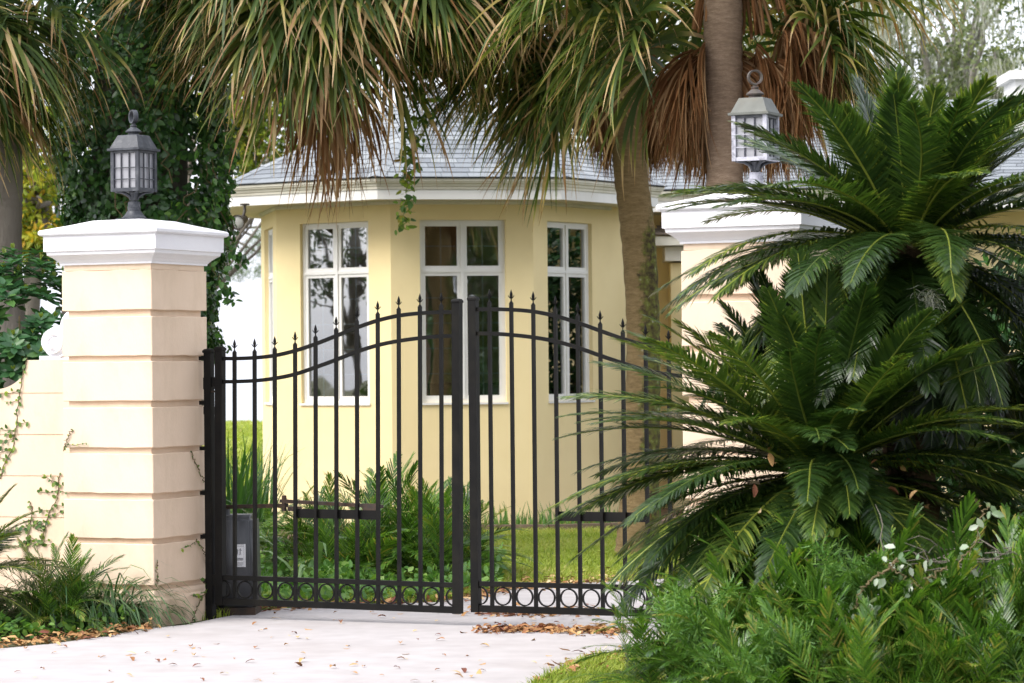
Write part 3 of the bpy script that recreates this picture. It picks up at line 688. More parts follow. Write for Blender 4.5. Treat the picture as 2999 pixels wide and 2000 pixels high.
def window(i, win, a, yaw):
    s0, s1, z0, z1 = win; W = s1-s0; Hh = z1-z0
    e_ = link('window', None, house, (0, 0, 0)); e_.location = tuple(a+np.array([math.cos(yaw)*s0, math.sin(yaw)*s0, z0])); e_.rotation_euler = (0, 0, yaw)
    F_ = M['winframe']; fd = .05; y0 = .045
    def bar(nm, xa, xb, za, zb, y=y0, dpt=.06, mat=F_): MB().box(((xa+xb)/2, y+dpt/2, (za+zb)/2), (xb-xa, dpt, zb-za)).build(nm, mat, e_)
    tz = Hh*.722; mx = W/2; f = .028
    bar('frame', 0, f, 0, Hh); bar('frame', W-f, W, 0, Hh); bar('frame', f, W-f, 0, f+.008); bar('frame', f, W-f, Hh-f, Hh)
    bar('mullion', mx-.016, mx+.016, f+.008, Hh-f, y0-.008, .06); 
    bar('transom', f, mx-.016, tz-.016, tz+.016, y0-.005, .06); bar('transom', mx+.016, W-f, tz-.016, tz+.016, y0-.005, .06)
    bar('sill', -.012, W+.012, -.022, -.0005, .0-.018, .11, F_)
    for xa, xb in ((f, mx-.016), (mx+.016, W-f)):
        for k, (za, zb) in enumerate(((f+.008, tz-.016), (tz+.016, Hh-f))):
            s = .034; mb = MB(); y = y0+.006; dd = .04
            for xx0, xx1, zz0, zz1 in ((xa, xa+s, za, zb), (xb-s, xb, za, zb), (xa+s, xb-s, za, za+s), (xa+s, xb-s, zb-s, zb)):
                mb.box(((xx0+xx1)/2, y+dd/2, (zz0+zz1)/2), (xx1-xx0, dd, zz1-zz0))
            mb.build('sash', F_, e_)
            MB().box(((xa+xb)/2, y+.022, (za+zb)/2), (xb-xa-2*s+.004, .005, zb-za-2*s+.004)).build('pane', M['glass'], e_)
            g = MB(); xm = (xa+xb)/2; zc = .0
            g.box((xm, y+.034, (za+zb)/2), (.014, .006, zb-za-2*s))
            nr = 1 if k else 4
            for r_ in range(nr):
                zz = za+(zb-za)*(r_+1)/(nr+1)
                for sg in (-1, 1): g.box((xm+sg*((xb-xa)/4-s/2+.004), y+.034, zz), ((xb-xa)/2-s-.014, .006, .014))
            g.build('grille', M['grille'], e_)
    return e_
for i in range(8):
    a, b_ = wv[i], wv[(i+1) % 8]; d = unit(b_-a); nrm = np.array([d[1], -d[0], 0]); L_ = np.linalg.norm(b_-a)
    win = None
    if i in winpix:
        u0, u1 = winpix[i]
        s0 = np.dot(on_plane(u0, 700, a, nrm)-a, d); s1 = np.dot(on_plane(u1, 700, a, nrm)-a, d)
        um = (u0+u1)/2
        zt = on_plane(um, 506, a, nrm)[2]; zb = on_plane(um, 941, a, nrm)[2]
        if i == 2: zw = (zb, zt)
        win = [s0, s1, zb, zt]
    elif i == 0: win = [L_/2-.42, L_/2+.42, 1.27, 3.11]
    if win: win[2], win[3] = 1.265, 3.115
    wallface(i, win)
    if win:
        yaw = math.atan2(d[1], d[0]); window(i, win, a, yaw)
        if i == 3:
            bl = MB()
            for q in range(22):
                bl.box(((win[0]+win[1])/2, .17, 3.08-q*.026), (win[1]-win[0]-.04, .022, .003), M=np.array([[1, 0, 0], [0, .8, -.6], [0, .6, .8]]))
            bl.build('window_blind', M['blind'], house, loc=a, rz=yaw)
fl = [tuple(p[:2]) for p in wv]
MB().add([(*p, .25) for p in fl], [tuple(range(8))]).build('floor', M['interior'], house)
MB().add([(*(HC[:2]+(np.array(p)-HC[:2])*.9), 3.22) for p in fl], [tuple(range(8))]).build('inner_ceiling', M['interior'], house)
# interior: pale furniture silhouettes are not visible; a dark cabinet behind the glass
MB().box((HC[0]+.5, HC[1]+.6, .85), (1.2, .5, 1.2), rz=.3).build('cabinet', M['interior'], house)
# eaves: profile swept round the polygon
ev = [ov(2.50, k) for k in range(-3, 5)]
def sweep(name, prof, mat):
    mb = MB(); n_ = 8; v = []
    for r_, z in prof:
        for k in range(-3, 5):
            v.append(ov(r_, k)+np.array([0, 0, z]))
    f = []; P_ = len(prof)
    for i in range(P_):
        for j in range(n_): f.append((i*n_+j, i*n_+(j+1) % n_, ((i+1) % P_)*n_+(j+1) % n_, ((i+1) % P_)*n_+j))
    return MB().add(v, f).build(name, mat, house)
sweep('fascia', [(2.42, ZE), (2.44, ZE-.005), (2.44, ZE+.115), (2.40, ZE+.115), (2.38, ZE)], M['housetrim'])
sweep('crown_moulding', [(2.441, ZE+.095), (2.452, ZE+.097), (2.456, ZE+.118), (2.468, ZE+.128), (2.474, ZE+.150), (2.496, ZE+.158), (2.50, ZE+.172), (2.51, ZE+.176), (2.51, ZE+.200), (2.40, ZE+.200), (2.40, ZE+.118)], M['crown'])
sweep('soffit', [(1.75, ZE+.008), (2.40, ZE+.008), (2.40, ZE+.02), (1.75, ZE+.02)], M['soffit'])
sweep('frieze_bead', [(1.925, ZE-.03), (1.945, ZE-.02), (1.945, ZE+.007), (1.925, ZE+.007)], M['crown'])
# roof
APEX = HC+np.array([0, 0, 4.62]); ZR = ZE+.205
rv = [ov(2.53, k)+np.array([0, 0, ZR]) for k in range(-3, 5)]
roof = MB().add([tuple(p) for p in rv]+[tuple(APEX)], [(i, (i+1) % 8, 8) for i in range(8)]).build('roof', M['roofbase'], house)
rng = rgen(11)
back = MB()
def shingle_face(a, b_, top, visible, width=.26, rows=.124, parent=roof, mb=None, off=0.0):
    d = unit(b_-a); L_ = np.linalg.norm(b_-a); apv = top-a; sx = np.dot(apv, d); up = apv-d*sx; Hs = np.linalg.norm(up); up = up/Hs; nr = np.cross(d, up)
    if nr[2] < 0: nr = -nr
    nrow = int(Hs/rows)
    for r_ in range(nrow):
        y0 = r_*rows; y1 = min((r_+1)*rows+.02, Hs)
        l0, r0 = sx*y0/Hs, L_+(sx-L_)*y0/Hs; l1, r1 = sx*y1/Hs, L_+(sx-L_)*y1/Hs
        x = l0-rng.uniform(0, width)
        while x < r0:
            xa, xb = max(x+.0025, l0), min(x+width-.0025, r0); x += width
            if xb-xa < .015: continue
            ua, ub = max(xa, l1), min(xb, r1)
            if ub <= ua: ua = ub = min(max((xa+xb)/2, min(l1, r1)), max(l1, r1))+0; ub = ua+.004
            lift = rng.uniform(0, .0025)
            P_ = [a+d*xa+up*(y0-off)+nr*(.012+lift), a+d*xb+up*(y0-off)+nr*(.012+lift), a+d*ub+up*y1+nr*.004, a+d*ua+up*y1+nr*.004]
            Q_ = [P_[0]-nr*.0075, P_[1]-nr*.0075]
            v = P_+Q_; f = [(0, 1, 2, 3), (4, 5, 1, 0), (4, 0, 3), (5, 2, 1)]
            tt = float(np.clip(rng.normal(.5, .22), 0, 1))
            if visible: MB().add(v, f, tt).build('shingle', M['shingle'], parent)
            else: mb.add(v, f, tt)
for i in range(8):
    shingle_face(rv[i], rv[(i+1) % 8], APEX, i in (0, 1, 2, 3), .27, .128, roof, back)
stuff(back.build('shingle_field', M['shingle'], roof))
for i in range(5):
    caps = 17
    for k in range(caps):
        p = rv[i]+(APEX-rv[i])*(k/caps); q = rv[i]+(APEX-rv[i])*((k+1.25)/caps); dd = unit(q-p); sd = unit(np.cross(dd, np.array([0, 0, 1.0])))
        l = .09; dn = np.array([0, 0, -.016])
        v = [p+np.array([0, 0, .022]), p+sd*l+dn+np.array([0, 0, .018]), q+sd*l*.95+dn+np.array([0, 0, .012]), q+np.array([0, 0, .014]), p-sd*l+dn+np.array([0, 0, .018]), q-sd*l*.95+dn+np.array([0, 0, .012])]
        back2 = MB().add(v, [(0, 1, 2, 3), (0, 3, 5, 4)], float(rng.uniform(.2, .8))); back2.build('hip_shingle', M['shingle'], roof)
# main wing behind / right of the bay
a0 = wv[4]; WX0, WX1, WY = a0[0]-.25, 11.0, a0[1]+1.6
MB().box(((WX0+WX1)/2, WY+.1, 1.75), (WX1-WX0, .2, 3.5)).build('wing_wall', M['house'], house)
MB().box((WX0+.0, (WY+a0[1])/2-.05, 1.7), (.2, WY-a0[1]+.2, 3.4)).build('return_wall', M['house'], house)
we = WY-.75; wz = 3.52
MB().box(((WX0+WX1)/2, we+.02, wz-.10), (WX1-WX0, .04, .20)).build('wing_fascia', M['housetrim'], house)
MB().prism([(0, 0), (.0, .10), (-.06, .10), (-.055, .06), (-.02, .045), (-.01, 0)], 0, 1, 'y')
cm = MB(); pr_ = [(0, 0), (-.012, .0), (-.02, .045), (-.055, .06), (-.065, .10), (.0, .10)]
cm.add([(WX0, we+a_, wz-.08+b_) for a_, b_ in pr_]+[(WX1, we+a_, wz-.08+b_) for a_, b_ in pr_], [(0, 1, 2, 3, 4, 5), (11, 10, 9, 8, 7, 6)]+[(i, 6+i, 6+(i+1) % 6, (i+1) % 6) for i in range(6)])
cm.build('wing_crown_moulding', M['crown'], house)
MB().box(((WX0+WX1)/2, (we+WY)/2+.02, wz-.19), (WX1-WX0, WY-we-.04, .02)).build('wing_soffit', M['soffit'], house)
wr = MB(); ry = we+3.4; rz_ = wz+1.30
wr.add([(WX0-1.0, we-.07, wz+.03), (WX1, we-.07, wz+.03), (WX1, ry, rz_), (WX0+.6, ry, rz_), (WX0-1.0, ry+3.4, wz+.03), (WX1, ry+3.4, wz+.03)], [(0, 1, 2, 3), (3, 2, 5, 4), (0, 3, 4)])
wroof = wr.build('wing_roof', M['roofbase'], house)
sf = MB()
def shingle_quad(p0, p1, q1, q0, mb, rows=.128, width=.27):
    Hs = np.linalg.norm((q0+q1)/2-(p0+p1)/2); nrow = int(Hs/rows); d = unit(p1-p0); nr = unit(np.cross(p1-p0, q0-p0)); nr = nr*np.sign(nr[2])
    for r_ in range(nrow):
        f0, f1 = r_/nrow, (r_+1.15)/nrow
        A, B_ = p0+(q0-p0)*f0, p1+(q1-p1)*f0; C_, D_ = p0+(q0-p0)*f1, p1+(q1-p1)*f1
        L_ = np.linalg.norm(B_-A); x = -rng.uniform(0, width)
        while x < L_:
            xa, xb = max(0, x+.003), min(L_, x+width-.003); x += width
            if xb-xa < .02: continue
            up = (C_+D_)/2-(A+B_)/2
            v = [A+d*xa+nr*.014, A+d*xb+nr*.014, A+d*xb+up+nr*.004, A+d*xa+up+nr*.004, A+d*xa+nr*.004, A+d*xb+nr*.004]
            mb.add(v, [(0, 1, 2, 3), (4, 5, 1, 0)], float(np.clip(rng.normal(.5, .22), 0, 1)))
shingle_quad(np.array([WX0-1.0, we-.07, wz+.035]), np.array([WX1, we-.07, wz+.035]), np.array([WX1, ry, rz_+.005]), np.array([WX0+.6, ry, rz_+.005]), sf)
stuff(sf.build('shingle_field', M['shingle'], wroof))
# small porch roof and bay on the wing, seen beside the palm trunk
pc = at(1560, 560, WY-.1)
px = pc[0]
MB().box((px+.35, WY-.28, 1.38), (.95, .5, 2.76)).build('porch_wall', M['house'], house)
MB().box((px+.35, WY-.30, 2.86), (1.08, .62, .16)).build('porch_frieze', M['crown'], house)
MB().box((px+.35, WY-.33, 3.00), (1.30, .74, .10)).build('porch_cornice', M['crown'], house)
pw = [np.array([px-.36, WY-.72, 3.06]), np.array([px+1.06, WY-.72, 3.06]), np.array([px+.8, WY-.02, 3.30]), np.array([px-.1, WY-.02, 3.30])]
pr2 = MB().add([tuple(p) for p in pw], [(0, 1, 2, 3)]).build('porch_roof', M['roofbase'], house)
ps = MB(); shingle_quad(pw[0], pw[1], pw[2], pw[3], ps, .11, .22); stuff(ps.build('shingle_field', M['brownshingle'], pr2))
ww = link('window', None, house, (px+.10, WY-.535, 1.15))
MB().box((.2, 0, .55), (.44, .03, 1.1)).build('frame', M['winframe'], ww); MB().box((.2, -.018, .55), (.36, .01, 1.02)).build('pane', M['glass'], ww)
# chimney block far right on the wing roof
ch = at(2345, 215, ry-1.2)
MB().box((ch[0]+.42, ry-1.0, ch[2]-.5), (1.05, .8, 1.3)).build('chimney', M['housetrim'], house)
MB().box((ch[0]+.42, ry-1.0, ch[2]+.20), (1.2, .95, .10)).build('chimney_cap', M['housetrim'], house)

# floodlight under the left eave
fp = at(562, 479, 29.9)
ft = thing('floodlight', 'dark bronze floodlight under the left eave corner', 'floodlight', (fp[0], 29.9, ZE+.008))
FM = plain('bronze_metal', (.035, .028, .022), (.05, .04, .03), 10, .5)
MB().lathe([(.05, 0), (.05, -.015), (.02, -.02)], 14).build('mount', FM, ft, True)
MB().tube([(0, 0, -.015), (.0, -.01, -.08), (-.015, -.02, -.13)], [.013, .016, .014], 8).build('knuckle', FM, ft, True)
hd = MB().lathe([(.03, -.10), (.045, -.06), (.05, 0), (.072, .07), (.078, .12), (.070, .12), (.066, .10)], 18).build('lamp_head', FM, ft, True, 60, (-.03, -.03, -.17))
hd.rotation_euler = (R(105), R(-25), R(-25))
ln_ = MB().lathe([(.066, .10), (.05, .108), (.02, .112)], 18).build('lens', M['lens'], hd, True)
# path light by the bed
pp = G(1142, 1203)
pt = thing('path_light', 'short black path light standing in the bed against the house', 'path light', pp)
MB().lathe([(.022, 0), (.022, .14), (.020, .15)], 12).build('stem', M['iron'], pt, True)
MB().lathe([(.030, .14), (.034, .15), (.034, .165), (.026, .175), (.004, .18)], 14).build('hood', M['iron'], pt, True)

# ------------------------------------------------------------------ cabbage palms
def bend_path(p, d, n_, step, g, jit=None, rg=None):
    pts = [np.array(p, float)]; d = np.array(d, float)
    for i in range(n_):
        d = d+np.array([0, 0, -g*(i+1)/n_]); d /= np.linalg.norm(d); pts.append(pts[-1]+d*step)
    return np.array(pts), d
def fan_frond(seed, el, pet=.95, L=.85, nseg=46, grav=.55, dead=False, spread=150, tan=.5):
    g = rgen(seed); mb = MB()
    d0 = np.array([math.cos(R(el)), 0, math.sin(R(el))])
    path, d = bend_path((0, 0, 0), d0, 8, pet/8, .12 if not dead else .35)
    rp_, rt = path, np.linspace(.022, .011, 9)
    mb.tube(rp_, rt, 5, .62 if not dead else .6, cap=False)
    side = np.array([0, 1.0, 0]); nrm = np.cross(d, side); nrm = nrm if nrm[2] > 0 or dead else -nrm
    costa, dc = bend_path(path[-1], d, 6, .06, .5)
    K = 9; N = nseg
    ph = np.linspace(-1, 1, N)*R(spread)+g.normal(0, .03, N)
    if dead: ph *= .50
    f = 1-np.abs(ph)/R(spread+5); ci = np.clip(f*6, 0, 5.99); ii = ci.astype(int); fr = (ci-ii)[:, None]
    O = costa[ii]*(1-fr)+costa[ii+1]*fr
    D = np.cos(ph)[:, None]*d[None]+np.sin(ph)[:, None]*side[None]+nrm[None]*(.18+.1*g.standard_normal(N))[:, None]
    D = unit(D)
    Ls = L*(.62+.38*np.cos(ph/2.2))*g.uniform(.85, 1.1, N)
    P = np.zeros((N, K, 3)); S = np.zeros((N, K, 3)); P[:, 0] = O; dd = D.copy()
    gr = grav*g.uniform(.55, 1.6, N); wig = g.normal(0, .10 if not dead else .22, (N, 3)); wig[:, 2] *= .3
    base_s = unit(np.cross(D, nrm[None]+g.normal(0, .35, (N, 3))))
    for k in range(1, K):
        q = k/(K-1)
        dd = unit(dd+np.array([0, 0, -1.0])*(gr*(.15+q*.9))[:, None]*.45+wig*q*.5)
        P[:, k] = P[:, k-1]+dd*(Ls/(K-1))[:, None]
    for k in range(K):
        tg = P[:, min(k+1, K-1)]-P[:, max(k-1, 0)]; s_ = base_s-tg*(np.sum(base_s*tg, 1)/(np.sum(tg*tg, 1)+1e-9))[:, None]; S[:, k] = unit(s_)
    w = np.interp(np.linspace(0, 1, K), [0, .2, .45, .75, 1], [.016, .036, .036, .018, .002])[None]*g.uniform(.7, 1.15, N)[:, None]*(1 if not dead else .62)
    q = np.linspace(0, 1, K)[None]
    if dead: T = np.clip(g.normal(.45, .32, N)[:, None]+q*.15, 0, 1)
    else:
        lf = np.where(g.random(N) < tan, g.uniform(.25, .75, N), 1.3)[:, None]
        T = np.clip(g.normal(.26, .09, N)[:, None]+np.clip((q-lf)*2.2, 0, .6)+.10*q, 0, .97)
        brown = g.random(N) < .10*tan; T[brown] = g.uniform(.72, .86, brown.sum())[:, None]
    mb.strips(P, S, w, T)
    # loose threads
    n2 = 10; idx = g.integers(0, N, n2); Pt = np.zeros((n2, 6, 3)); Pt[:, 0] = P[idx, 4]; dv = unit(P[idx, 6]-P[idx, 3]+g.normal(0, .04, (n2, 3)))
    for k in range(1, 6):
        dv = unit(dv+g.normal(0, .25, (n2, 3))+np.array([0, 0, -.3])); Pt[:, k] = Pt[:, k-1]+dv*.07
    mb.strips(Pt, unit(np.cross(dv, np.array([1, .3, 0])[None])), np.array([.004]*6)[None], .80 if not dead else .9)
    return mb
FR = {}
def frond_mesh(kind, el, v):
    key = (kind, el, v)
    if key not in FR:
        s = hash((el*7+v*131+(999 if kind == 'dead' else 0))) % 100000
        if kind == 'dead': FR[key] = fan_frond(s, el, .62, .85, 58, 1.3, True).mesh('dead_frond', M['deadpalm'])
        else: FR[key] = fan_frond(s, el, 1.0 if el > -20 else .85, .92, 48, .5+.006*max(0, el), False, tan=.8 if v % 2 else .5).mesh('frond', M['palm'])
    return FR[key]
def palm(label, base, trunk, crown, specs, mat, seed, scale=1.0, dsc=1.0):
    """trunk: list of (point, radius) in world; crown point; specs: (kind, n, elevation, azimuth, azimuth spread) in degrees"""
    base = np.array(base, float); t = thing('cabbage_palm', label, 'palm tree', base, 0, 'cabbage palms')
    g = rgen(seed)
    pts = np.array([p for p, r_ in trunk])-base; rr = np.array([r_ for p, r_ in trunk])
    n_ = 90; s = np.linspace(0, len(pts)-1, n_); xs = np.arange(len(pts))
    def sp_(c):
        tab = np.stack([xs, c], 1).astype(float); return np.array([catmull(tab, q) for q in s])
    P = np.stack([sp_(pts[:, i]) for i in range(3)], 1); RR = np.interp(s, xs, rr)*(1+.025*np.sin(np.arange(n_)*2.1)+g.normal(0, .012, n_))
    MB().tube(P, RR, 18).build('trunk', mat, t, True, 0)
    c = np.array(crown)-base
    # boots / crown heart
    hb = MB(); hb.lathe([(.12, -.35), (.2, -.2), (.24, 0), (.2, .25), (.08, .45)], 12, tuple(c)); hb.build('crownshaft', M['petiole'], t, True)
    for kind, n_, el, ac, asp in specs:
        for i in range(n_):
            az = R(ac+((i+.5)/n_*2-1)*asp+g.normal(0, 6)); v = int(g.integers(0, 3)); dd_ = kind == 'dead'
            o = link('dead_frond' if dd_ else 'frond', frond_mesh(kind, el, v), t)
            o.location = tuple(c+np.array([math.cos(az)*.1, math.sin(az)*.1, -.10 if dd_ else .12+el/300])); sc_ = scale*g.uniform(.86, 1.1)*(dsc if dd_ else 1)
            o.rotation_euler = (g.normal(0, .07), g.normal(0, .07), az); o.scale = (sc_,)*3
    return t
Yb = 25.0
tr2 = [(u, v, w) for u, v, w in ((1466, 1180, 46), (1474, 980, 42), (1477, 800, 39), (1474, 680, 39), (1463, 520, 40), (1448, 400, 39), (1438, 280, 36), (1436, 160, 34), (1440, 40, 33))]
pts2 = [(at(u, v, Yb), w*KD/FPX*Yb) for u, v, w in tr2]; b2 = pts2[0][0].copy(); b2[2] = 0; b2[0] -= .02
trunk2 = [(b2, .19)]+pts2
palm('cabbage palm with curved mossy trunk standing just behind the right gate leaf', b2, trunk2, at(1440, -5, Yb), [('green', 6, 60, 0, 180), ('green', 8, 30, 0, 180), ('green', 9, 5, 140, 140), ('green', 5, 5, 185, 25), ('green', 5, -10, 170, 45), ('green', 6, -25, 172, 48), ('green', 7, -40, 168, 45), ('green', 1, -25, -105, 5), ('green', 5, -25, 70, 60), ('dead', 3, -50, 30, 25), ('dead', 5, -62, 42, 32), ('dead', 5, -72, 45, 35), ('dead', 4, -72, 135, 22), ('dead', 6, -62, 90, 50)], M['palmtrunk'], 31, 1.0, .80)
Yb = 22.6
tr3 = [((1664, 700), 43), ((1664, 400), 42), ((1661, 200), 44), ((1660, 0), 45), ((1662, -160), 42)]
pts3 = [(at(*p, Yb), w*KD/FPX*Yb) for p, w in tr3]; b3 = at(1666, 1200, Yb); b3[2] = 0
palm('tall straight cabbage palm with thick grey trunk behind the right pillar', b3, [(b3, .2)]+pts3, at(1675, -135, Yb), [('green', 6, 60, 0, 180), ('green', 9, 30, 0, 180), ('green', 8, 5, 90, 110), ('green', 4, -25, 10, 35), ('green', 5, -40, 10, 40), ('green', 4, -25, 170, 40), ('dead', 6, -10, 5, 22), ('dead', 6, -30, 5, 26), ('dead', 6, -62, 150, 38), ('dead', 6, -74, 140, 40), ('dead', 6, -74, 35, 38), ('dead', 4, -62, 30, 35), ('dead', 8, -62, 90, 50)], M['palmtrunk2'], 41, 1.05, .92)
# palm whose trunk rises hidden inside the ivy column
Yb = 24.4
cr1 = at(745, -165, Yb); b1 = np.array([at(360, 800, 26.2)[0], 26.2, 0])
trunk1 = [(b1, .2), (b1+np.array([0, 0, 2.5]), .17), (b1+np.array([0, -.05, 4.4]), .16), (b1+np.array([.25, -.5, 5.2]), .16), (cr1+np.array([-.35, .4, -.05]), .16), (cr1, .16)]
palm('cabbage palm whose drooping crown hangs over the left half of the roof', b1, trunk1, cr1, [('green', 6, 60, 0, 180), ('green', 9, 30, 0, 180), ('green', 14, 5, 0, 180), ('green', 18, -10, 0, 180), ('green', 16, -25, 0, 180), ('green', 4, -40, -60, 60), ('green', 5, -40, -115, 45), ('green', 4, -50, -60, 60), ('green', 6, -10, -5, 45), ('green', 6, -25, -5, 50), ('dead', 2, -74, -66, 3)], M['palmtrunk2'], 51, 1.02, 1.32)
Yb = 23.5
cr0 = at(-215, -80, Yb); b0 = at(10, 1000, Yb); b0[2] = 0
trunk0 = [(b0, .26)]+[(at(u, v, Yb), w*KD/FPX*Yb) for u, v, w in ((8, 600, 42), (12, 420, 40), (5, 250, 38), (-25, 100, 36), (-170, -60, 34))]
palm('cabbage palm at the left edge with pale trunk and drooping green fronds', b0, trunk0, cr0, [('green', 6, 60, 0, 180), ('green', 8, 30, 0, 180), ('green', 9, 5, 180, 120), ('green', 5, -10, -20, 50), ('green', 6, -25, -20, 60), ('green', 5, -40, -10, 60), ('green', 5, -50, -20, 50), ('green', 4, -25, 150, 50)], M['bark'], 61, 1.0)

# ------------------------------------------------------------------ sago palms
def pinnate(seed, a0, a1, L, nl, ll, lw, keel=25, base_bare=.08, mat=None, name='frond', tint=(.35, .12), rach=.95, forward=62, curl=.0, rr=.008, round_tip=False, twist=.3):
    g = rgen(seed); mb = MB(); n_ = 22
    el = np.radians(np.linspace(a0, a1, n_)); st = L/(n_-1)
    yaw = np.cumsum(g.normal(0, .012, n_)) + np.linspace(0, g.normal(0, twist*.4), n_)
    dx = np.stack([np.cos(el)*np.cos(yaw), np.cos(el)*np.sin(yaw), np.sin(el)], 1)
    path = np.concatenate([[np.zeros(3)], np.cumsum(dx*st, 0)])[:n_]
    mb.tube(path, np.linspace(rr, rr*.3, n_), 5, rach, cap=False)
    s = np.linspace(base_bare, .995, nl); idx = s*(n_-1); i0 = np.clip(idx.astype(int), 0, n_-2); f = (idx-i0)[:, None]
    Pc = path[i0]*(1-f)+path[i0+1]*f; T_ = unit(dx[i0]*(1-f)+dx[np.clip(i0+1, 0, n_-1)]*f)
    Sd = unit(np.cross(np.array([0, 0, 1.0])[None], T_)+1e-6); Nn = unit(np.cross(T_, Sd))
    prof = np.interp(s, [0, .12, .35, .7, .9, 1], [.35, .75, 1, .95, .6, .28])
    fw = np.radians(np.interp(s, [0, .5, 1], [forward+18, forward, forward-28]))
    for sg in (-1, 1):
        N = nl; fwj = fw+g.normal(0, .07, N); kj = R(keel)+g.normal(0, .10, N)
        D = unit(T_*np.cos(fwj)[:, None]+(Sd*sg*np.cos(kj)[:, None]+Nn*np.sin(kj)[:, None])*np.sin(fwj)[:, None])
        K = 4; P = np.zeros((N, K, 3)); P[:, 0] = Pc; dd = D; Ls = ll*prof*g.uniform(.85, 1.08, N)*np.where(g.random(N) < .035, .35, 1)
        for k in range(1, K):
            dd = unit(dd+T_*.10+Nn*(-.10-curl)+np.array([0, 0, -.05])); P[:, k] = P[:, k-1]+dd*(Ls/(K-1))[:, None]
        S = unit(np.cross(D, Nn+g.normal(0, .12, (N, 3)))+1e-6)
        w = (np.array([.7, 1, .95, .45]) if round_tip else np.array([.8, 1, .8, .12]))*lw
        t = np.clip(g.normal(tint[0], tint[1], N)+np.where(g.random(N) < .03, .35, 0), 0, 1)[:, None]+np.array([0, .02, .06, .2])[None]*g.uniform(.2, 1.2, N)[:, None]
        mb.strips(P, S, w[None], np.clip(t, 0, 1))
    return mb.mesh(name, mat)
SG = {}
def sago_frond(cls, v):
    if (cls, v) not in SG:
        a0, a1, L = cls; SG[(cls, v)] = pinnate(abs(int(a0*13+a1*7+v*101)), a0, a1, L, 112, .17, .0105, 24 if a0 > 30 else 16, .05, M['sago'], tint=(.38+.1*(v-1), .10))
    return SG[(cls, v)]
def sago(label, base, h, rings, seed, scale=1.0, tr=.14, group='sago palms beside the right pillar', extra=()):
    base = np.array([base[0], base[1], 0.0]); t = thing('sago_palm', label, 'sago palm', base, 0, group); g = rgen(seed)
    prof = [(tr*1.1, 0)]
    zz = np.linspace(0.02, h, 16)
    prof = [(tr*(1+.10*math.sin(i*2.4)), z) for i, z in enumerate(zz)]+[(tr*.7, h+.06), (tr*.3, h+.12)]
    MB().lathe(prof, 14).build('trunk', M['sagotrunk'], t, True, 0)
    # brown crown scales
    n_ = 60; a = g.uniform(0, 6.28, n_); e = g.uniform(.3, 1.4, n_)
    D = np.stack([np.cos(a)*np.cos(e), np.sin(a)*np.cos(e), np.sin(e)], 1); O = np.array([0, 0, h+.02])+D*.05
    cs = MB().leaves(O, D, np.tile(np.array([[0, 0, 1.0]]), (n_, 1)), .13, .03, g.uniform(.3, .9, n_)); cs.build('crown_scales', M['litter'], t)
    az = g.uniform(0, 6.28)
    for n_, cls in rings:
        for i in range(n_):
            az += 2.39996+g.normal(0, .18); o = link('frond', sago_frond(cls, int(g.integers(0, 3))), t)
            o.location = (math.cos(az)*tr*.55, math.sin(az)*tr*.55, h+.03-.05*(cls[0] < 10)); sc_ = scale*g.uniform(.9, 1.08)
            o.rotation_euler = (g.normal(0, .10), g.normal(0, .07), az); o.scale = (sc_,)*3
    for ad, cls, sc_ in extra:
        az = R(ad); o = link('frond', sago_frond(cls, int(g.integers(0, 3))), t, (math.cos(az)*tr*.55, math.sin(az)*tr*.55, h)); o.rotation_euler = (g.normal(0, .05), g.normal(0, .05), az); o.scale = (sc_*scale,)*3
    return t
c1 = at(2085, 560, 15.1); c2 = at(1885, 1065, 14.6)
sago('taller sago palm with raised dark crown in front of the right pillar', c1, c1[2]-.05, [(8, (82, 66, .76)), (14, (70, 44, .84)), (18, (54, 18, 1.04)), (22, (36, -10, 1.12)), (24, (14, -38, 1.12)), (26, (-14, -62, 1.08)), (22, (-40, -78, 1.0)), (14, (-58, -84, .95))], 71, 1.1, extra=[(180, (14, -38, 1.12), 1.05), (190, (36, -10, 1.12), 1.0), (200, (14, -38, 1.12), 1.05), (212, (14, -38, 1.12), 1.1), (170, (36, -10, 1.12), 1.0), (225, (-14, -62, 1.08), 1.1), (195, (-14, -62, 1.08), 1.1), (205, (36, -10, 1.12), 1.0), (240, (-14, -62, 1.08), 1.1), (300, (14, -38, 1.12), 1.1), (325, (-14, -62, 1.08), 1.1), (345, (14, -38, 1.12), 1.1)])
sago('lower sago palm whose silvery fronds spread over the gate leaf', c2, c2[2]-.05, [(9, (80, 60, 1.0)), (15, (66, 36, 1.05)), (20, (50, 14, 1.12)), (24, (32, -10, 1.18)), (28, (14, -28, 1.18)), (28, (-4, -44, 1.12)), (22, (-22, -60, 1.02)), (12, (-40, -72, .9))], 83, 1.03, extra=[(188, (14, -28, 1.18), 1.1), (197, (14, -28, 1.18), 1.05), (205, (-4, -44, 1.12), 1.1), (213, (-4, -44, 1.12), 1.12), (222, (14, -28, 1.18), 1.0), (232, (-4, -44, 1.12), 1.1), (178, (14, -28, 1.18), 1.1), (185, (-4, -44, 1.12), 1.1), (194, (-22, -60, 1.02), 1.15), (210, (-22, -60, 1.02), 1.15), (245, (-22, -60, 1.02), 1.1), (200, (32, -10, 1.18), 1.0), (172, (32, -10, 1.18), 1.05)])
c3 = at(2430, 1010, 15.7)
sago('sago palm at the right edge, mostly cut off by the frame', c3, c3[2]-.05, [(7, (80, 55, .95)), (12, (60, 20, 1.0)), (16, (38, -12, 1.05)), (18, (14, -38, 1.05)), (16, (-18, -62, 1.0))], 97, 1.0)
c4 = G(-25, 1420)
sago('small dark sago palm growing against the garden wall at the left edge', (c4[0]-.02, 18.05), .28, [(5, (78, 50, .75)), (8, (55, 12, .8)), (10, (32, -15, .85)), (9, (8, -40, .8))], 103, .85, .10, 'sago palms by the wall')

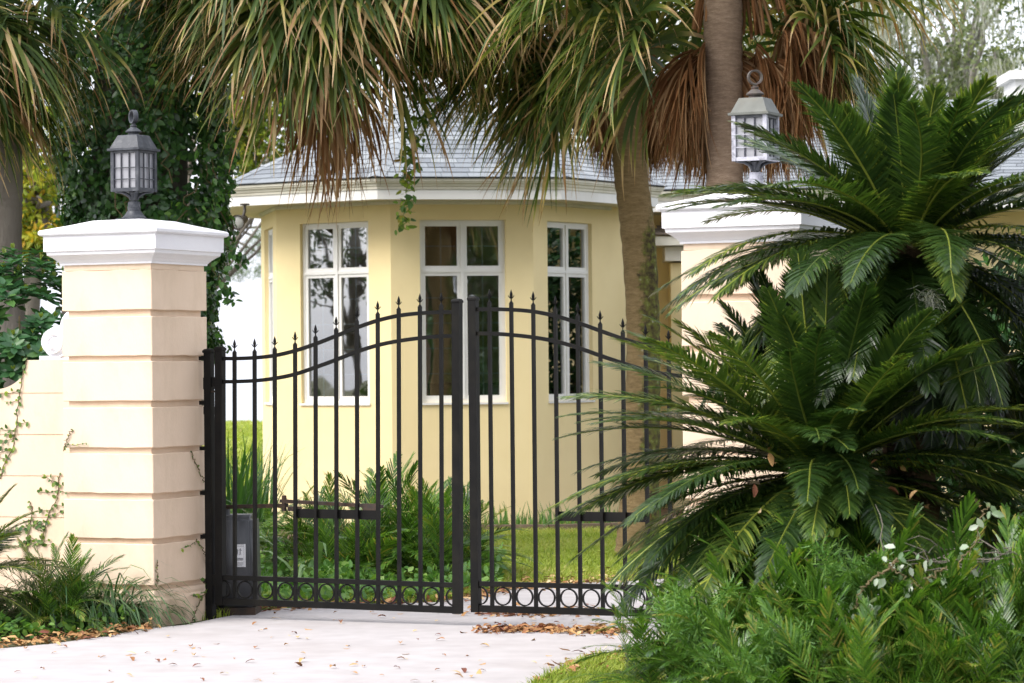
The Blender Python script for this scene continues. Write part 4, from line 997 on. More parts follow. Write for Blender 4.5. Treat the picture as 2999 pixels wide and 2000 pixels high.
# ------------------------------------------------------------------ coontie shrubs
CT = {}
def ct_frond(cls, v):
    if (cls, v) not in CT:
        a0, a1, L = cls; CT[(cls, v)] = pinnate(int(5000+a0*17+a1*5+v*211), a0, a1, L, 28, .128, .0088, 30, .14, M['coontie'], tint=(.44+.15*(v-1.5), .20), rach=.7, forward=47, rr=.0035, round_tip=True, twist=1.2)
    return CT[(cls, v)]
def coontie(label, base, n, seed, h=1.0, group=None, spread=.16):
    n = int(n*1.45)
    base = np.array([base[0], base[1], 0.0]); t = thing('coontie_shrub', label, 'shrub', base, 0, group); g = rgen(seed)
    MB().lathe([(.10, 0), (.12, .04), (.07, .09), (.02, .12)], 10).build('crown_stem', M['sagotrunk'], t, True)
    cl = [(84, 50, .72), (74, 20, .74), (64, -6, .74), (48, -22, .72), (30, -36, .66)]
    for i in range(n):
        c = cl[min(4, int(5*(i/n)))]; az = i*2.39996+g.normal(0, .3); o = link('frond', ct_frond(c, int(g.integers(0, 4))), t)
        r_ = spread*math.sqrt(g.random()); b_ = g.uniform(0, 6.28); o.location = (r_*math.cos(b_), r_*math.sin(b_), .05)
        sc_ = h*g.uniform(.8, 1.12); o.scale = (sc_,)*3; o.rotation_euler = (g.normal(0, .12), g.normal(0, .10), az)
    return t
gp = 'coontie shrubs behind the gate'
for (u, v, Y, n, h, lab) in ((700, 0, 22.3, 34, .95, 'feathery coontie shrub behind the left gate leaf, nearest the opener box'), (800, 0, 21.7, 42, 1.0, 'feathery coontie shrub behind the middle of the left gate leaf'),
                             (880, 0, 22.6, 44, 1.28, 'tallest coontie shrub behind the left gate leaf, against the yellow wall'), (985, 0, 21.8, 44, 1.08, 'feathery coontie shrub behind the meeting posts of the gate'), (1050, 0, 22.6, 30, .95, 'rightmost coontie shrub behind the gate, reaching onto the lawn')):
    p = at(u, 900, Y); coontie(lab, p, n, int(u), h, gp, .22)
gp = 'coontie shrubs filling the near right corner'
for (u, Y, n, h, lab) in ((1560, 13.9, 40, .80, 'low coontie shrub at the left end of the near right clump'), (1690, 13.6, 48, 1.02, 'coontie shrub second from the driveway in the near right clump'), (1830, 13.9, 50, 1.22, 'tall coontie shrub below the lower sago palm trunk'),
                          (1960, 13.3, 50, 1.08, 'coontie shrub in the middle of the near right clump'), (2090, 13.7, 50, 1.22, 'coontie shrub right of the middle of the near right clump'), (2220, 13.3, 46, 1.12, 'coontie shrub second from the right frame edge'), (2340, 13.7, 44, 1.22, 'coontie shrub at the right frame edge'),
                          (1760, 12.9, 46, .78, 'low front coontie shrub at the bottom edge, nearer the drive'), (2010, 12.7, 46, .80, 'low front coontie shrub at the bottom edge, middle'), (2250, 12.7, 46, .82, 'low front coontie shrub at the bottom right corner')):
    p = at(u, 900, Y); coontie(lab, p, n, int(u)+5000, h, gp, .26)
p = at(120, 900, 18.15); coontie('small coontie fern between the garden wall and the left pillar foot', p, 40, 777, .78, None, .16)

# ------------------------------------------------------------------ strap leaved plants
def strap(name, label, base, n, L, w, seed, mat, lean=(.2, 1.0), spread=.12, t0=(.5, .2), cat='plant', group=None, droop=.5):
    base = np.array([base[0], base[1], 0.0]); g = rgen(seed); t = thing(name, label, cat, base, 0, group)
    per = max(1, n//18); k = 0
    K = 7
    for c in range(0, n, per):
        m_ = min(per, n-c); r_ = spread*np.sqrt(g.random(m_)); a = g.uniform(0, 6.28, m_); O = np.stack([r_*np.cos(a), r_*np.sin(a), np.zeros(m_)], 1)
        az = a+g.normal(0, .7, m_); ln = g.uniform(*lean, m_); D = unit(np.stack([np.cos(az)*ln, np.sin(az)*ln, np.ones(m_)], 1))
        P = np.zeros((m_, K, 3)); P[:, 0] = O; dd = D; Ls = L*g.uniform(.6, 1.15, m_)
        for q in range(1, K):
            dd = unit(dd+np.array([0, 0, -1.0])*droop*q/K*g.uniform(.6, 1.4, m_)[:, None]); P[:, q] = P[:, q-1]+dd*(Ls/(K-1))[:, None]
        P[:, :, 2] = np.maximum(P[:, :, 2], .012)
        S = unit(np.stack([-np.sin(az), np.cos(az), g.normal(0, .25, m_)], 1))
        MB().strips(P, S, (np.array([.7, 1, 1, .95, .8, .5, .1])*w)[None], np.clip(g.normal(*t0, m_)[:, None]+np.linspace(0, .1, K)[None], 0, 1)).build('leaf_tuft', mat, t)
    return t
gp = 'liriope clumps at the pillar foot'
for (u, v, n, L_, lab) in ((130, 1442, 380, .56, 'leftmost arching liriope clump at the pillar foot'), (225, 1437, 420, .60, 'liriope clump in the middle below the left pillar'), (285, 1434, 330, .46, 'liriope clump leaning over the driveway edge beside the plinth')):
    p = G(u, v); strap('liriope_clump', lab, (p[0], p[1]), n, L_, .013, int(u), M['liriope'], (.15, 1.0), .19, (.5, .2), 'plant', gp, .95)
gp = 'strap leaved plants left of the house'
for (u, Y, n, L_, w, lab) in ((500, 25.5, 80, .95, .022, 'upright green strap leaf clump seen between the hinge post and the gate'), (538, 26.2, 90, 1.02, .022, 'tall green strap leaf clump left of the house corner'), (572, 27.2, 70, .92, .022, 'strap leaf clump touching the white left house corner')):
    p = at(u, 900, Y); strap('iris_clump', lab, (p[0], p[1]), n, L_, w, int(u), M['cover'], (.03, .36), .20, (.26, .16), 'plant', gp, .35)
p = at(712, 900, 21.0); strap('broad_leaf_plant', 'plant with a few broad pale blades among the coontie shrubs', (p[0], p[1]), 16, .75, .045, 5, M['liriope'], (.3, 1.1), .08, (.62, .08), 'plant', None, .9)
for i, (u, Y) in enumerate(((600, 26.0), (560, 24.6), (625, 25.2))):
    p = at(u, 900, Y); t = thing('sword_fern', ['bright sword fern at the foot of the left house corner', 'sword fern above the gate opener box', 'sword fern right of the opener box'][i], 'fern', (p[0], p[1], 0), 0, 'ferns by the opener box')
    if 'fern' not in SG:
        SG['fern'] = [pinnate(9000+q, 72-q*6, 5-q*12, .75, 34, .055, .014, 5, .12, M['cover'], tint=(.72, .12), rach=.6, forward=80, rr=.004) for q in range(3)]
    g = rgen(i+200)
    for q in range(16):
        o = link('frond', SG['fern'][q % 3], t, (0, 0, .02)); o.rotation_euler = (g.normal(0, .1), g.normal(0, .1), q*2.4); o.scale = (g.uniform(.7, 1.0),)*3

# ------------------------------------------------------------------ single leaf meshes for parts
def leaf_mesh(name, mat, L, w, bend, t, n=1):
    mb = MB().leaves(np.zeros((1, 3)), np.array([[1.0, 0, 0]]), np.array([[0, 0, 1.0]]), L, w, t, bend); return mb.mesh(name, mat, True, 0)
def place_leaves(name, meshes, parent, O, D, N, S, g):
    D = unit(D); Sd = unit(np.cross(N, D)+1e-6); U_ = np.cross(D, Sd)
    for i in range(len(O)):
        o = bpy.data.objects.new(name, meshes[int(g.integers(0, len(meshes)))]); COL.objects.link(o); o.parent = parent
        s = float(S[i])
        o.matrix_local = Matrix(((D[i][0]*s, Sd[i][0]*s, U_[i][0]*s, O[i][0]), (D[i][1]*s, Sd[i][1]*s, U_[i][1]*s, O[i][1]), (D[i][2]*s, Sd[i][2]*s, U_[i][2]*s, O[i][2]), (0, 0, 0, 1)))

# ------------------------------------------------------------------ ivy covered oak
g = rgen(301)
IY = 25.2
ib = at(330, 1000, IY); ib[2] = 0
iv = thing('ivy_covered_tree', 'thick tree trunk wrapped in dark glossy ivy behind the left lantern', 'tree', ib)
tp = [(0, 0, 0), (.0, 0, 1.5), (-.03, 0, 3), (.02, 0, 4.5), (0, 0, 6), (.05, 0, 7.2)]
MB().tube(tp, [.55, .46, .42, .40, .40, .38], 20).build('trunk', M['bark'], iv, True, 0)
lp = [(-.55, -.15, 0), (-.62, -.1, 1.6), (-.48, -.1, 2.6), (-.38, -.08, 3.4)]
MB().tube(lp, [.17, .15, .12, .1], 10).build('side_trunk', M['bark'], iv, True, 0)
N = 24000
z = g.uniform(1.7, 5.6, N); a = g.uniform(math.pi*.75, math.pi*2.25, N)
rad = np.array([.66+.15*mnoise.noise((math.cos(p)*1.6, math.sin(p)*1.6, q*1.5))+.11*mnoise.noise((math.cos(p)*5, math.sin(p)*5, q*4.5)) for p, q in zip(a, z)])
rad = rad*np.interp(z, [0, 2.4, 2.9, 3.6, 7], [.80, .86, .96, 1.06, 1.12])+np.abs(g.normal(0, .035, N))
gapn = np.array([mnoise.noise((math.cos(p)*2.6+4, math.sin(p)*2.6, q*2.3)) for p, q in zip(a, z)])
kp = gapn+g.normal(0, .12, N) > -.55; z, a, rad = z[kp], a[kp], rad[kp]; N = len(z)
out_ = np.stack([np.cos(a), np.sin(a), np.zeros(N)], 1); O = out_*rad[:, None]+np.stack([np.zeros(N), np.zeros(N), z], 1)
Nn = unit(out_+g.normal(0, .45, (N, 3))+np.array([0, 0, .35])); D = unit(np.cross(Nn, g.normal(0, 1, (N, 3)))+np.array([0, 0, -.35]))
T = np.clip(g.normal(.42, .16, N)+.25*(gapn[kp] > .25)*g.random(N), 0, 1); T[g.random(N) < .03] = .95
Lf = g.uniform(.045, .09, N)
vis = np.argsort(-(Lf-.03*(out_[:, 1]+1)+.02*((z > 2.8) & (z < 4.8))))[:300]
m_ = np.ones(N, bool); m_[vis] = False
stuff(MB().leaves(O[m_], D[m_], Nn[m_], Lf[m_], Lf[m_]*.62, T[m_], .15).build('ivy_mass', M['ivy'], iv, True, 0))
lm = [leaf_mesh('leaf', M['ivy'], 1, .64, .15, t_) for t_ in (.4, .55, .75)]
place_leaves('leaf', lm, iv, O[vis], D[vis], Nn[vis], Lf[vis]*1.05, g)
for k in range(16):   # bare woody stems on the ivy
    a_ = g.uniform(math.pi*1.05, math.pi*1.95); z0 = g.uniform(2.2, 5.5); pth = []
    for j in range(8):
        a_ += g.normal(0, .09); z0 += g.uniform(.02, .12); pth.append((math.cos(a_)*.78, math.sin(a_)*.78, z0))
    MB().tube(pth, [.006]*8, 4).build('vine_stem', M['vinestem'], iv)
# hanging sprays at the right of the ivy
def hanging(name, label, path, n, L_, mat, stem, seed, cat='vine', group=None, spread=.10, fruit=0, parent=None):
    g = rgen(seed); path = np.array(path, float); base = path[0].copy(); P = path-base
    t = thing(name, label, cat, base, 0, group) if parent is None else parent
    if parent is not None: P = path
    xs = np.linspace(0, len(P)-1, 40); Q = np.stack([np.interp(xs, np.arange(len(P)), P[:, i]) for i in range(3)], 1)+g.normal(0, .006, (40, 3))
    MB().tube(Q, np.linspace(.006, .002, 40), 5).build('stem', stem, t)
    s = g.uniform(0, 39, n); O = np.stack([np.interp(s, np.arange(40), Q[:, i]) for i in range(3)], 1)+g.normal(0, spread, (n, 3))*np.interp(s, [0, 39], [1, .35])[:, None]
    D = unit(g.normal(0, .7, (n, 3))+np.array([0, -.2, -.5])); Nn = unit(g.normal(0, .5, (n, 3))+np.array([0, -.6, .6]))
    lm = [leaf_mesh('leaf', mat, 1, .58, .12, t_) for t_ in (.35, .55, .8)]
    place_leaves('leaf', lm, t, O, D, Nn, L_*g.uniform(.6, 1.25, n), g)
    return t
hanging('hanging_vine', 'leafy vine hanging from the palm crown in front of the bay roof', [at(970, 130, 24.3), at(962, 230, 24.1), at(950, 330, 24.1), at(935, 420, 24.1), at(925, 520, 24.1)], 260, .075, M['vine'], M['vinestem'], 401, spread=.075)
for i, (p, lab) in enumerate((([(480, 330), (500, 430), (490, 520), (470, 560)], 'ivy spray hanging under the eave at the left house corner'), ([(450, 480), (500, 545), (540, 585), (565, 596)], 'ivy spray reaching right below the eave towards the white sky'), ([(455, 560), (490, 620), (515, 655), (535, 700)], 'lowest ivy spray beside the left pillar against the white sky'), ([(500, 250), (530, 330), (525, 400), (505, 450)], 'ivy spray beside the roof edge left of the bay'))):
    hanging('ivy_spray', lab, [at(u, v, 24.5) for u, v in p], 75 if i in (1, 2) else 120, .075, M['ivy'], M['vinestem'], 410+i, group='ivy sprays', spread=.06)

# ------------------------------------------------------------------ broad leaved bush left
g = rgen(501)
bb = at(40, 1000, 20.9); bb[2] = 0
bt = thing('broadleaf_bush', 'rounded bush with broad glossy leaves and yellow tips behind the garden wall', 'bush', bb)
for k in range(9):
    a_ = k*.7; MB().tube([(0, 0, 0), (math.cos(a_)*.2, math.sin(a_)*.2, .7), (math.cos(a_)*.5, math.sin(a_)*.45, 1.5), (math.cos(a_)*.6, math.sin(a_)*.55, 2.0)], [.03, .022, .014, .006], 6).build('stem', M['vinestem'], bt)
Oc = []; 
for k in range(300):   # rosettes
    th_ = g.uniform(0, 6.28); ph = math.acos(g.uniform(-.5, 1)); r_ = g.uniform(.78, 1.0)
    c = np.array([math.sin(ph)*math.cos(th_)*.78*r_, math.sin(ph)*math.sin(th_)*.7*r_, 1.58+math.cos(ph)*.90*r_]); Oc.append((c, unit(c-np.array([0, 0, 1.1]))))
O = []; D = []; Nn = []; T = []; Ls = []; scr = []
for c, nn in Oc:
    m_ = int(g.integers(7, 11)); u_ = unit(np.cross(nn, np.array([.3, .2, 1])));  v_ = np.cross(nn, u_)
    for j in range(m_):
        q = j*2.4+g.normal(0, .2); up_ = .15+.5*j/m_
        d = unit((u_*math.cos(q)+v_*math.sin(q))*1.0+nn*up_); O.append(c+nn*.03*j/m_); D.append(d); Nn.append(unit(nn-d*np.dot(nn, d))); T.append(np.clip(.28+.35*j/m_+g.normal(0, .08), 0, 1)); Ls.append(.135*(1-.35*j/m_)*g.uniform(.8, 1.2)); scr.append(c[1]-.25*c[2])
    if g.random() < .5:
        for j in range(4): O.append(c+nn*.045); D.append(unit(nn+g.normal(0, .3, 3))); Nn.append(unit(g.normal(0, 1, 3))); T.append(.98); Ls.append(.045); scr.append(9)
O, D, Nn, T, Ls, scr = map(np.array, (O, D, Nn, T, Ls, scr))
vis = np.argsort(scr)[:300]; m_ = np.ones(len(O), bool); m_[vis] = False
stuff(MB().leaves(O[m_], D[m_], Nn[m_], Ls[m_], Ls[m_]*.5, T[m_], .12).build('foliage', M['bush'], bt, True, 0))
lm = [leaf_mesh('leaf', M['bush'], 1, .5, .12, t_) for t_ in (.3, .45, .6)]
place_leaves('leaf', lm, bt, O[vis], D[vis], Nn[vis], Ls[vis], g)

# dark shrub filling the space behind the sago palms at the right edge
g = rgen(520); hb_ = at(2330, 1000, 18.2); hb_[2] = 0
ht = thing('evergreen_shrub', 'dark evergreen shrub behind the sago palms at the right edge', 'bush', hb_)
for k in range(8): MB().tube([(0, 0, 0), (math.cos(k*.8)*.3, math.sin(k*.8)*.3, .8), (math.cos(k*.8)*.8, math.sin(k*.8)*.4, 1.7)], [.04, .03, .01], 6).build('stem', M['vinestem'], ht)
n_ = 9000; c_ = unit(g.normal(0, 1, (n_, 3)))*g.uniform(.6, 1.0, (n_, 1)); c_ *= (1+.15*np.array([mnoise.noise(Vector(q)*3) for q in c_]))[:, None]
O = c_*np.array([1.25, .6, 1.05])+np.array([.15, 0, 1.2]); O[:, 2] = np.maximum(O[:, 2], .05)
stuff(MB().leaves(O, unit(g.normal(0, 1, (n_, 3))+c_), unit(c_+g.normal(0, .5, (n_, 3))), g.uniform(.06, .11, n_), g.uniform(.03, .05, n_), np.clip(g.normal(.35, .18, n_), 0, 1)).build('foliage', M['ivy'], ht, True, 0))

# unseen shrub added between bay and wing to darken the right bay window reflection
g = rgen(525); hb_ = np.array([2.75, 31.3, 0])
ht = thing('evergreen_shrub', 'tall dark shrub added unseen beside the bay to darken its right window reflection', 'bush', hb_)
for k in range(6): MB().tube([(0, 0, 0), (math.cos(k*1.05)*.2, math.sin(k*1.05)*.2, 1.2), (math.cos(k)*.4, math.sin(k)*.3, 2.6)], [.04, .03, .01], 6).build('stem', M['vinestem'], ht)
n_ = 7000; c_ = unit(g.normal(0, 1, (n_, 3)))*g.uniform(.6, 1.0, (n_, 1)); c_ *= (1+.15*np.array([mnoise.noise(Vector(q)*3) for q in c_]))[:, None]
O = c_*np.array([.55, .9, 1.5])+np.array([0, 0, 1.65]); O[:, 2] = np.maximum(O[:, 2], .05)
stuff(MB().leaves(O, unit(g.normal(0, 1, (n_, 3))+c_), unit(c_+g.normal(0, .5, (n_, 3))), g.uniform(.08, .13, n_), g.uniform(.04, .06, n_), np.clip(g.normal(.2, .15, n_), 0, 1)).build('foliage', M['ivy'], ht, True, 0))

# ------------------------------------------------------------------ creeping fig on wall and pillar
def creeper(label, pts, n_side, seed, nrm, on, size=.035, group='creeping fig stems', dens=26):
    """pts in photo pixels on the plane on/nrm"""
    g = rgen(seed); P = np.array([on_plane(u, v, on, nrm)-nrm*0 for u, v in pts]); base = P[-1].copy()
    t = thing('creeping_vine', label, 'vine', base, 0, group); P = P-base
    seg = np.linalg.norm(np.diff(P, axis=0), axis=1); s = np.concatenate([[0], np.cumsum(seg)])
    def samp(q): return np.stack([np.interp(q, s, P[:, i]) for i in range(3)], -1)
    q = np.linspace(0, s[-1], 30); Q = samp(q)+nrm*.006+g.normal(0, .004, (30, 3)); MB().tube(Q, [.0035]*30, 4).build('stem', M['vinestem'], t)
    O = [samp(np.arange(0, s[-1], .042))]
    h = unit(np.cross(nrm, np.array([0, 0, 1.0])))
    for k in range(n_side):
        q0 = g.uniform(0, s[-1]); p0 = samp(q0); sg = g.choice([-1, 1]); L_ = g.uniform(.08, .22); ang = g.uniform(-.35, .45)
        e = p0+h*sg*L_*math.cos(ang)+np.array([0, 0, L_*math.sin(ang)]); mid = (p0+e)/2+np.array([0, 0, -.01])
        MB().tube(np.array([p0, mid, e])+nrm*.005, [.002, .002, .001], 4).build('side_stem', M['vinestem'], t)
        f = np.arange(0, 1, .032/L_)[:, None]; O.append(p0+(e-p0)*f)
    O = np.concatenate(O); n_ = len(O); D = unit(h[None]*g.normal(0, 1, (n_, 1))+np.array([0, 0, 1.0])*g.normal(-.3, .9, (n_, 1))+nrm*.35); Nn = unit(nrm[None]+g.normal(0, .3, (n_, 3)))
    lm = [leaf_mesh('leaf', M['vine'], 1, .7, .05, t_) for t_ in (.25, .45, .65)]
    place_leaves('leaf', lm, t, O+nrm*.006, D, Nn, size*g.uniform(.55, 1.15, n_), g)
    return t
nF = -B1; wallo = PL+nF*.057; pfront = PL+nF*(H2+.004); pside = PL+E1*(H2+.004)
creeper('creeping vine climbing the middle of the garden wall', [(62, 822), (52, 870), (45, 920), (38, 960), (36, 1000), (30, 1030), (10, 1070), (2, 1100)], 9, 601, nF, wallo)
creeper('bright green creeping vine in the corner of wall and pillar', [(138, 1085), (134, 1120), (130, 1150), (112, 1180), (104, 1215), (95, 1250)], 12, 602, nF, wallo, .036)
creeper('pale green creeping vine low on the garden wall', [(70, 1150), (76, 1180), (66, 1210), (62, 1250), (70, 1290)], 7, 603, nF, wallo, .038)
creeper('short vine sprig on the pillar edge at mid height', [(166, 985), (154, 1010), (146, 1035)], 1, 604, nF, pfront, .026)
creeper('thin vine crossing the inner face of the left pillar', [(437, 1035), (446, 1060), (456, 1085), (468, 1110)], 0, 605, E1, pside, .024)
creeper('thin vine low on the inner face of the left pillar', [(448, 1238), (460, 1255), (470, 1275), (476, 1300)], 1, 606, E1, pside, .026)
creeper('small vine sprig at the front corner of the left pillar base', [(360, 1290), (358, 1310), (361, 1330), (357, 1345)], 0, 607, E1, pside, .022)
creeper('vine trailing over the plinth of the left pillar', [(480, 1345), (462, 1370), (450, 1395), (440, 1425)], 3, 608, E1, PL+E1*(H2+.036), .034)

# ground cover at left front
g = rgen(620)
N = 2600; u = g.uniform(0, 1, N)
cov = []
x = g.uniform(-3.6, -2.35, N); y = g.uniform(16.6, 18.6, N)
lo = np.interp(x, [-3.6, -3.0, -2.6, -2.3], [G(0, 1483)[1], G(60, 1478)[1], G(235, 1462)[1], G(345, 1448)[1]])
k = ~inside(x, y, drive) & (y > lo+.0) & (g.random(N) < np.interp(y-lo, [0, .1, .8, 1.4], [.3, 1, .9, .6])); x, y = x[k], y[k]; N = len(x)
hz = np.array([max(0, .10+.14*mnoise.noise((p*3, q*3, 1))) for p, q in zip(x, y)])*g.uniform(.2, 1, N)
O = np.stack([x, y, .02+hz], 1); D = unit(g.normal(0, 1, (N, 3))+np.array([0, -.3, .1])); Nn = unit(g.normal(0, .4, (N, 3))+np.array([0, 0, 1]))
stuff(MB().leaves(O, D, Nn, g.uniform(.035, .075, N), g.uniform(.025, .05, N), np.clip(g.normal(.55, .2, N), 0, 1), .1).build('ground_cover', M['cover'], None, True, 0), 'leafy green ground cover at the bottom left beside the drive', 'ground cover')
x = g.uniform(-2.1, -.1, 5200); y = g.uniform(19.5, 23.6, 5200); N = len(x); k = ~inside(x, y, drive); x, y = x[k], y[k]; N = len(x)
hz = np.array([max(0, .12+.22*mnoise.noise((p*2, q*2, 4))) for p, q in zip(x, y)])*g.uniform(.1, 1, N)*np.clip((y-19.6)*1.2, .15, 1)
O = np.stack([x, y, .02+hz], 1); D = unit(g.normal(0, 1, (N, 3))); Nn = unit(g.normal(0, .5, (N, 3))+np.array([0, -.3, 1]))
stuff(MB().leaves(O, D, Nn, g.uniform(.04, .09, N), g.uniform(.03, .06, N), np.clip(g.normal(.55, .22, N), 0, 1), .1).build('ground_cover', M['cover'], None, True, 0), 'low leafy ground cover under the shrubs behind the left gate leaf', 'ground cover')
x = g.uniform(.25, 1.35, 5); 
# weeds along the house foot
hz_ = []
g = rgen(640); n_ = 420; s = g.random(n_); A_ = np.array([*bed[2], 0])+np.array([0, .25, 0]); B_ = np.array([*bed[5], 0])+np.array([0, .25, 0])
O = A_+(B_-A_)*s[:, None]+np.stack([np.zeros(n_), g.uniform(-.15, .5, n_), np.zeros(n_)], 1); O[:, 2] = .02
hh = g.uniform(.06, .30, n_)*np.where(g.random(n_) < .3, 1, .6); a = g.uniform(0, 6.28, n_); lnn = np.stack([np.cos(a), np.sin(a), np.zeros(n_)], 1)
P = np.stack([O, O+np.array([0, 0, .6])*hh[:, None]+lnn*(hh*.08)[:, None], O+np.array([0, 0, 1])*hh[:, None]+lnn*(hh*.3)[:, None]], 1)
stuff(MB().strips(P, np.stack([-np.sin(a), np.cos(a), np.zeros(n_)], 1), np.array([.014, .012, .002])[None], g.uniform(.3, .75, n_)[:, None]).build('weeds', M['cover']), 'thin weeds growing along the foot of the yellow wall', 'weeds')

# fine needled asparagus fern woven through the near shrubs
for k_, (u, v, Y, lab) in enumerate(((1620, 1420, 13.35, 'pale lacy asparagus fern low at the driveway end of the near shrubs'), (1740, 1500, 12.85, 'pale lacy asparagus fern at the bottom of the near shrubs'), (1960, 1300, 13.3, 'pale lacy asparagus fern near the top of the shrub mound'))):
    g = rgen(650+k_); c_ = at(u, v, Y); t = thing('asparagus_fern', lab, 'fern', (c_[0], c_[1], 0), 0, 'lacy asparagus ferns')
    for q in range(16):
        a_ = g.uniform(0, 6.28); r_ = g.uniform(.08, .30); e = np.array([math.cos(a_)*r_, math.sin(a_)*r_*.8, c_[2]+g.normal(.02, .06)])
        ts = np.linspace(0, 1, 12)[:, None]; mid = np.array([e[0]*.2, e[1]*.2, e[2]*.9]); P = (1-ts)**2*np.zeros(3)+2*ts*(1-ts)*mid+ts**2*e
        mb = MB().tube(P, np.linspace(.003, .001, 12), 4, .6)
        n_ = 150; f = g.uniform(.45, 1, n_); O = np.stack([np.interp(f*11, np.arange(12), P[:, i_]) for i_ in range(3)], 1); D = unit(g.normal(0, 1, (n_, 3))+np.array([0, 0, .25])); L_ = g.uniform(.025, .055, n_)[:, None]
        O = O+D*g.uniform(0, .05, n_)[:, None]
        mb.strips(np.stack([O, O+D*L_*.5, O+D*L_], 1), unit(np.cross(D, g.normal(0, 1, (n_, 3)))), np.array([.005, .005, .001])[None], np.clip(g.normal(.62, .12, n_), 0, 1)[:, None])
        mb.build('spray', M['cover'], t)
# silvery leaved vine over the near shrubs
g = rgen(660)
for i, (pts, n_, lab) in enumerate(((((2040, 1300), (1985, 1345), (1960, 1395), (2000, 1400)), 26, 'silvery leaved vine tuft in the middle of the near right shrubs'), (((2120, 1330), (2160, 1310), (2200, 1290), (2240, 1250), (2255, 1180), (2270, 1165)), 34, 'silvery leaved vine climbing above the near right shrubs'), (((2060, 1285), (2040, 1300), (2080, 1330), (2120, 1350)), 26, 'silvery vine leaves scattered right of the shrub clump centre'))):
    hanging('smilax_vine', lab, [at(u, v, 13.0) for u, v in pts], int(n_*.75), .05, M['paleleaf'], M['vinestem'], 670+i, group='silvery vines', spread=.05)
hanging('shrub_sprout', 'fresh yellow green sprout rising from the near right shrubs', [at(1900, 1290, 13.5), at(1895, 1240, 13.5), at(1885, 1210, 13.5)], 26, .05, M['vine'], M['vinestem'], 690, spread=.05)
tw = thing('dry_twigs', 'tangle of bare brown twigs at the right of the near shrubs', 'twigs', at(2260, 1330, 13.4))
for k in range(26):
    p = g.normal(0, 1, 3)*np.array([.22, .12, .04]); d = unit(g.normal(0, 1, 3)*np.array([1, 1, .35])+np.array([0, 0, .1])); pts = [p+d*q*.07+g.normal(0, .012, 3)+np.array([0, 0, .10]) for q in range(5)]
    MB().tube(pts, [.003, .003, .0025, .002, .001], 4).build('twig', M['bark'], tw)
# moss tuft caught on the sago frond
g = rgen(695); mt_ = MB(); n_ = 70; P = np.zeros((n_, 6, 3)); P[:, 0] = g.normal(0, .02, (n_, 3)); d = unit(g.normal(0, 1, (n_, 3)))
for k in range(1, 6): d = unit(d+g.normal(0, .5, (n_, 3))+np.array([.1, 0, -.25])); P[:, k] = P[:, k-1]+d*.022
mt_.strips(P, unit(g.normal(0, 1, (n_, 3))), np.array([.0022]*6)[None], g.random(n_)[:, None]*.5); o = mt_.build('moss_tuft', M['moss']); o.location = tuple(at(2130, 680, 14.35)); tag(o, 'grey tuft of spanish moss caught on the sago fronds', 'moss')

# ------------------------------------------------------------------ fallen leaves
g = rgen(710)
lms = []
for k in range(4):
    L_, w_ = 1.0, .42; mb = MB(); sg = (.25, .5, -.2, .1)[k]
    pts = []
    for i, (a_, b_) in enumerate(((0, .0), (.25, .38), (.55, .5), (.82, .3), (1, .0))):
        zc = .12*math.sin(a_*3.1)*(1 if k != 2 else -.6)+.06
        for s in (-1, 0, 1): pts.append((a_-.5, s*b_*w_, zc+abs(s)*sg*b_*.5+.02))
    f = []
    for i in range(4):
        for s in (0, 1): f.append((i*3+s, i*3+s+1, (i+1)*3+s+1, (i+1)*3+s))
    mb.add(pts, f, .25+.2*k); lms.append(mb.mesh('fallen_leaf', M['litter'], True, 0))
def fallen(u, v, s, lab, gr):
    p = G(u, v, .014); o = link('fallen_leaf', lms[int(g.integers(0, 4))], None, p); o.rotation_euler = (g.normal(0, .15), g.normal(0, .15), g.uniform(0, 6.28)); o.scale = (s,)*3
    tag(o, lab, 'leaf', gr)
for i in range(170):
    u = g.uniform(20, 1430); v = g.uniform(1405, 1566)
    p = G(u, v)
    if inside(p[:1], p[1:2], drive)[0] and not (u < 520 and v < 1450): fallen(u, v, g.uniform(.03, .075), 'small dry brown leaf lying alone on the pale driveway', 'dry leaves scattered on the driveway')
def litter(name, label, n, fn, size=(.035, .08)):
    pts = fn(n); n = len(pts); a = g.uniform(0, 6.28, n); D = np.stack([np.cos(a), np.sin(a), g.normal(0, .25, n)], 1); Nn = unit(g.normal(0, .35, (n, 3))+np.array([0, 0, 1]))
    L_ = g.uniform(*size, n); o = MB().leaves(pts, D, Nn, L_, L_*.42, np.clip(g.normal(.6, .25, n), 0, 1), g.uniform(-.2, .3)).build(name, M['litter'], None, True, 0); return stuff(o, label, 'leaf litter')
def band(pix, wid, hgt=.03):
    P = np.array([G(u, v) for u, v in pix])
    def fn(n):
        s = g.uniform(0, len(P)-1, n); Q = np.stack([np.interp(s, np.arange(len(P)), P[:, i]) for i in range(3)], 1)
        Q[:, 1] += g.normal(0, wid, n); Q[:, 0] += g.normal(0, .05, n); Q[:, 2] = .016+np.abs(g.normal(0, hgt, n))*.6; return Q
    return fn
litter('leaf_litter', 'line of tan fallen leaves along the bottom left driveway edge', 280, band([(0, 1486), (120, 1477), (240, 1461), (350, 1444)], .10))
litter('leaf_litter', 'drift of fallen leaves on the drive in front of the right gate leaf', 360, band([(1115, 1453), (1180, 1452), (1240, 1450), (1290, 1454)], .10, .02))
litter('leaf_litter', 'drift of fallen leaves running under the sago fronds onto the drive', 220, band([(1310, 1457), (1360, 1455), (1430, 1457)], .10, .02))
litter('leaf_litter', 'fallen leaves just under the right gate leaf', 300, band([(1090, 1412), (1180, 1413), (1270, 1414), (1360, 1410)], .14, .02))
litter('leaf_litter', 'fallen leaves along the drive edge under the left gate leaf', 360, band([(560, 1408), (650, 1402), (760, 1396), (900, 1390), (1040, 1384)], .12, .02))
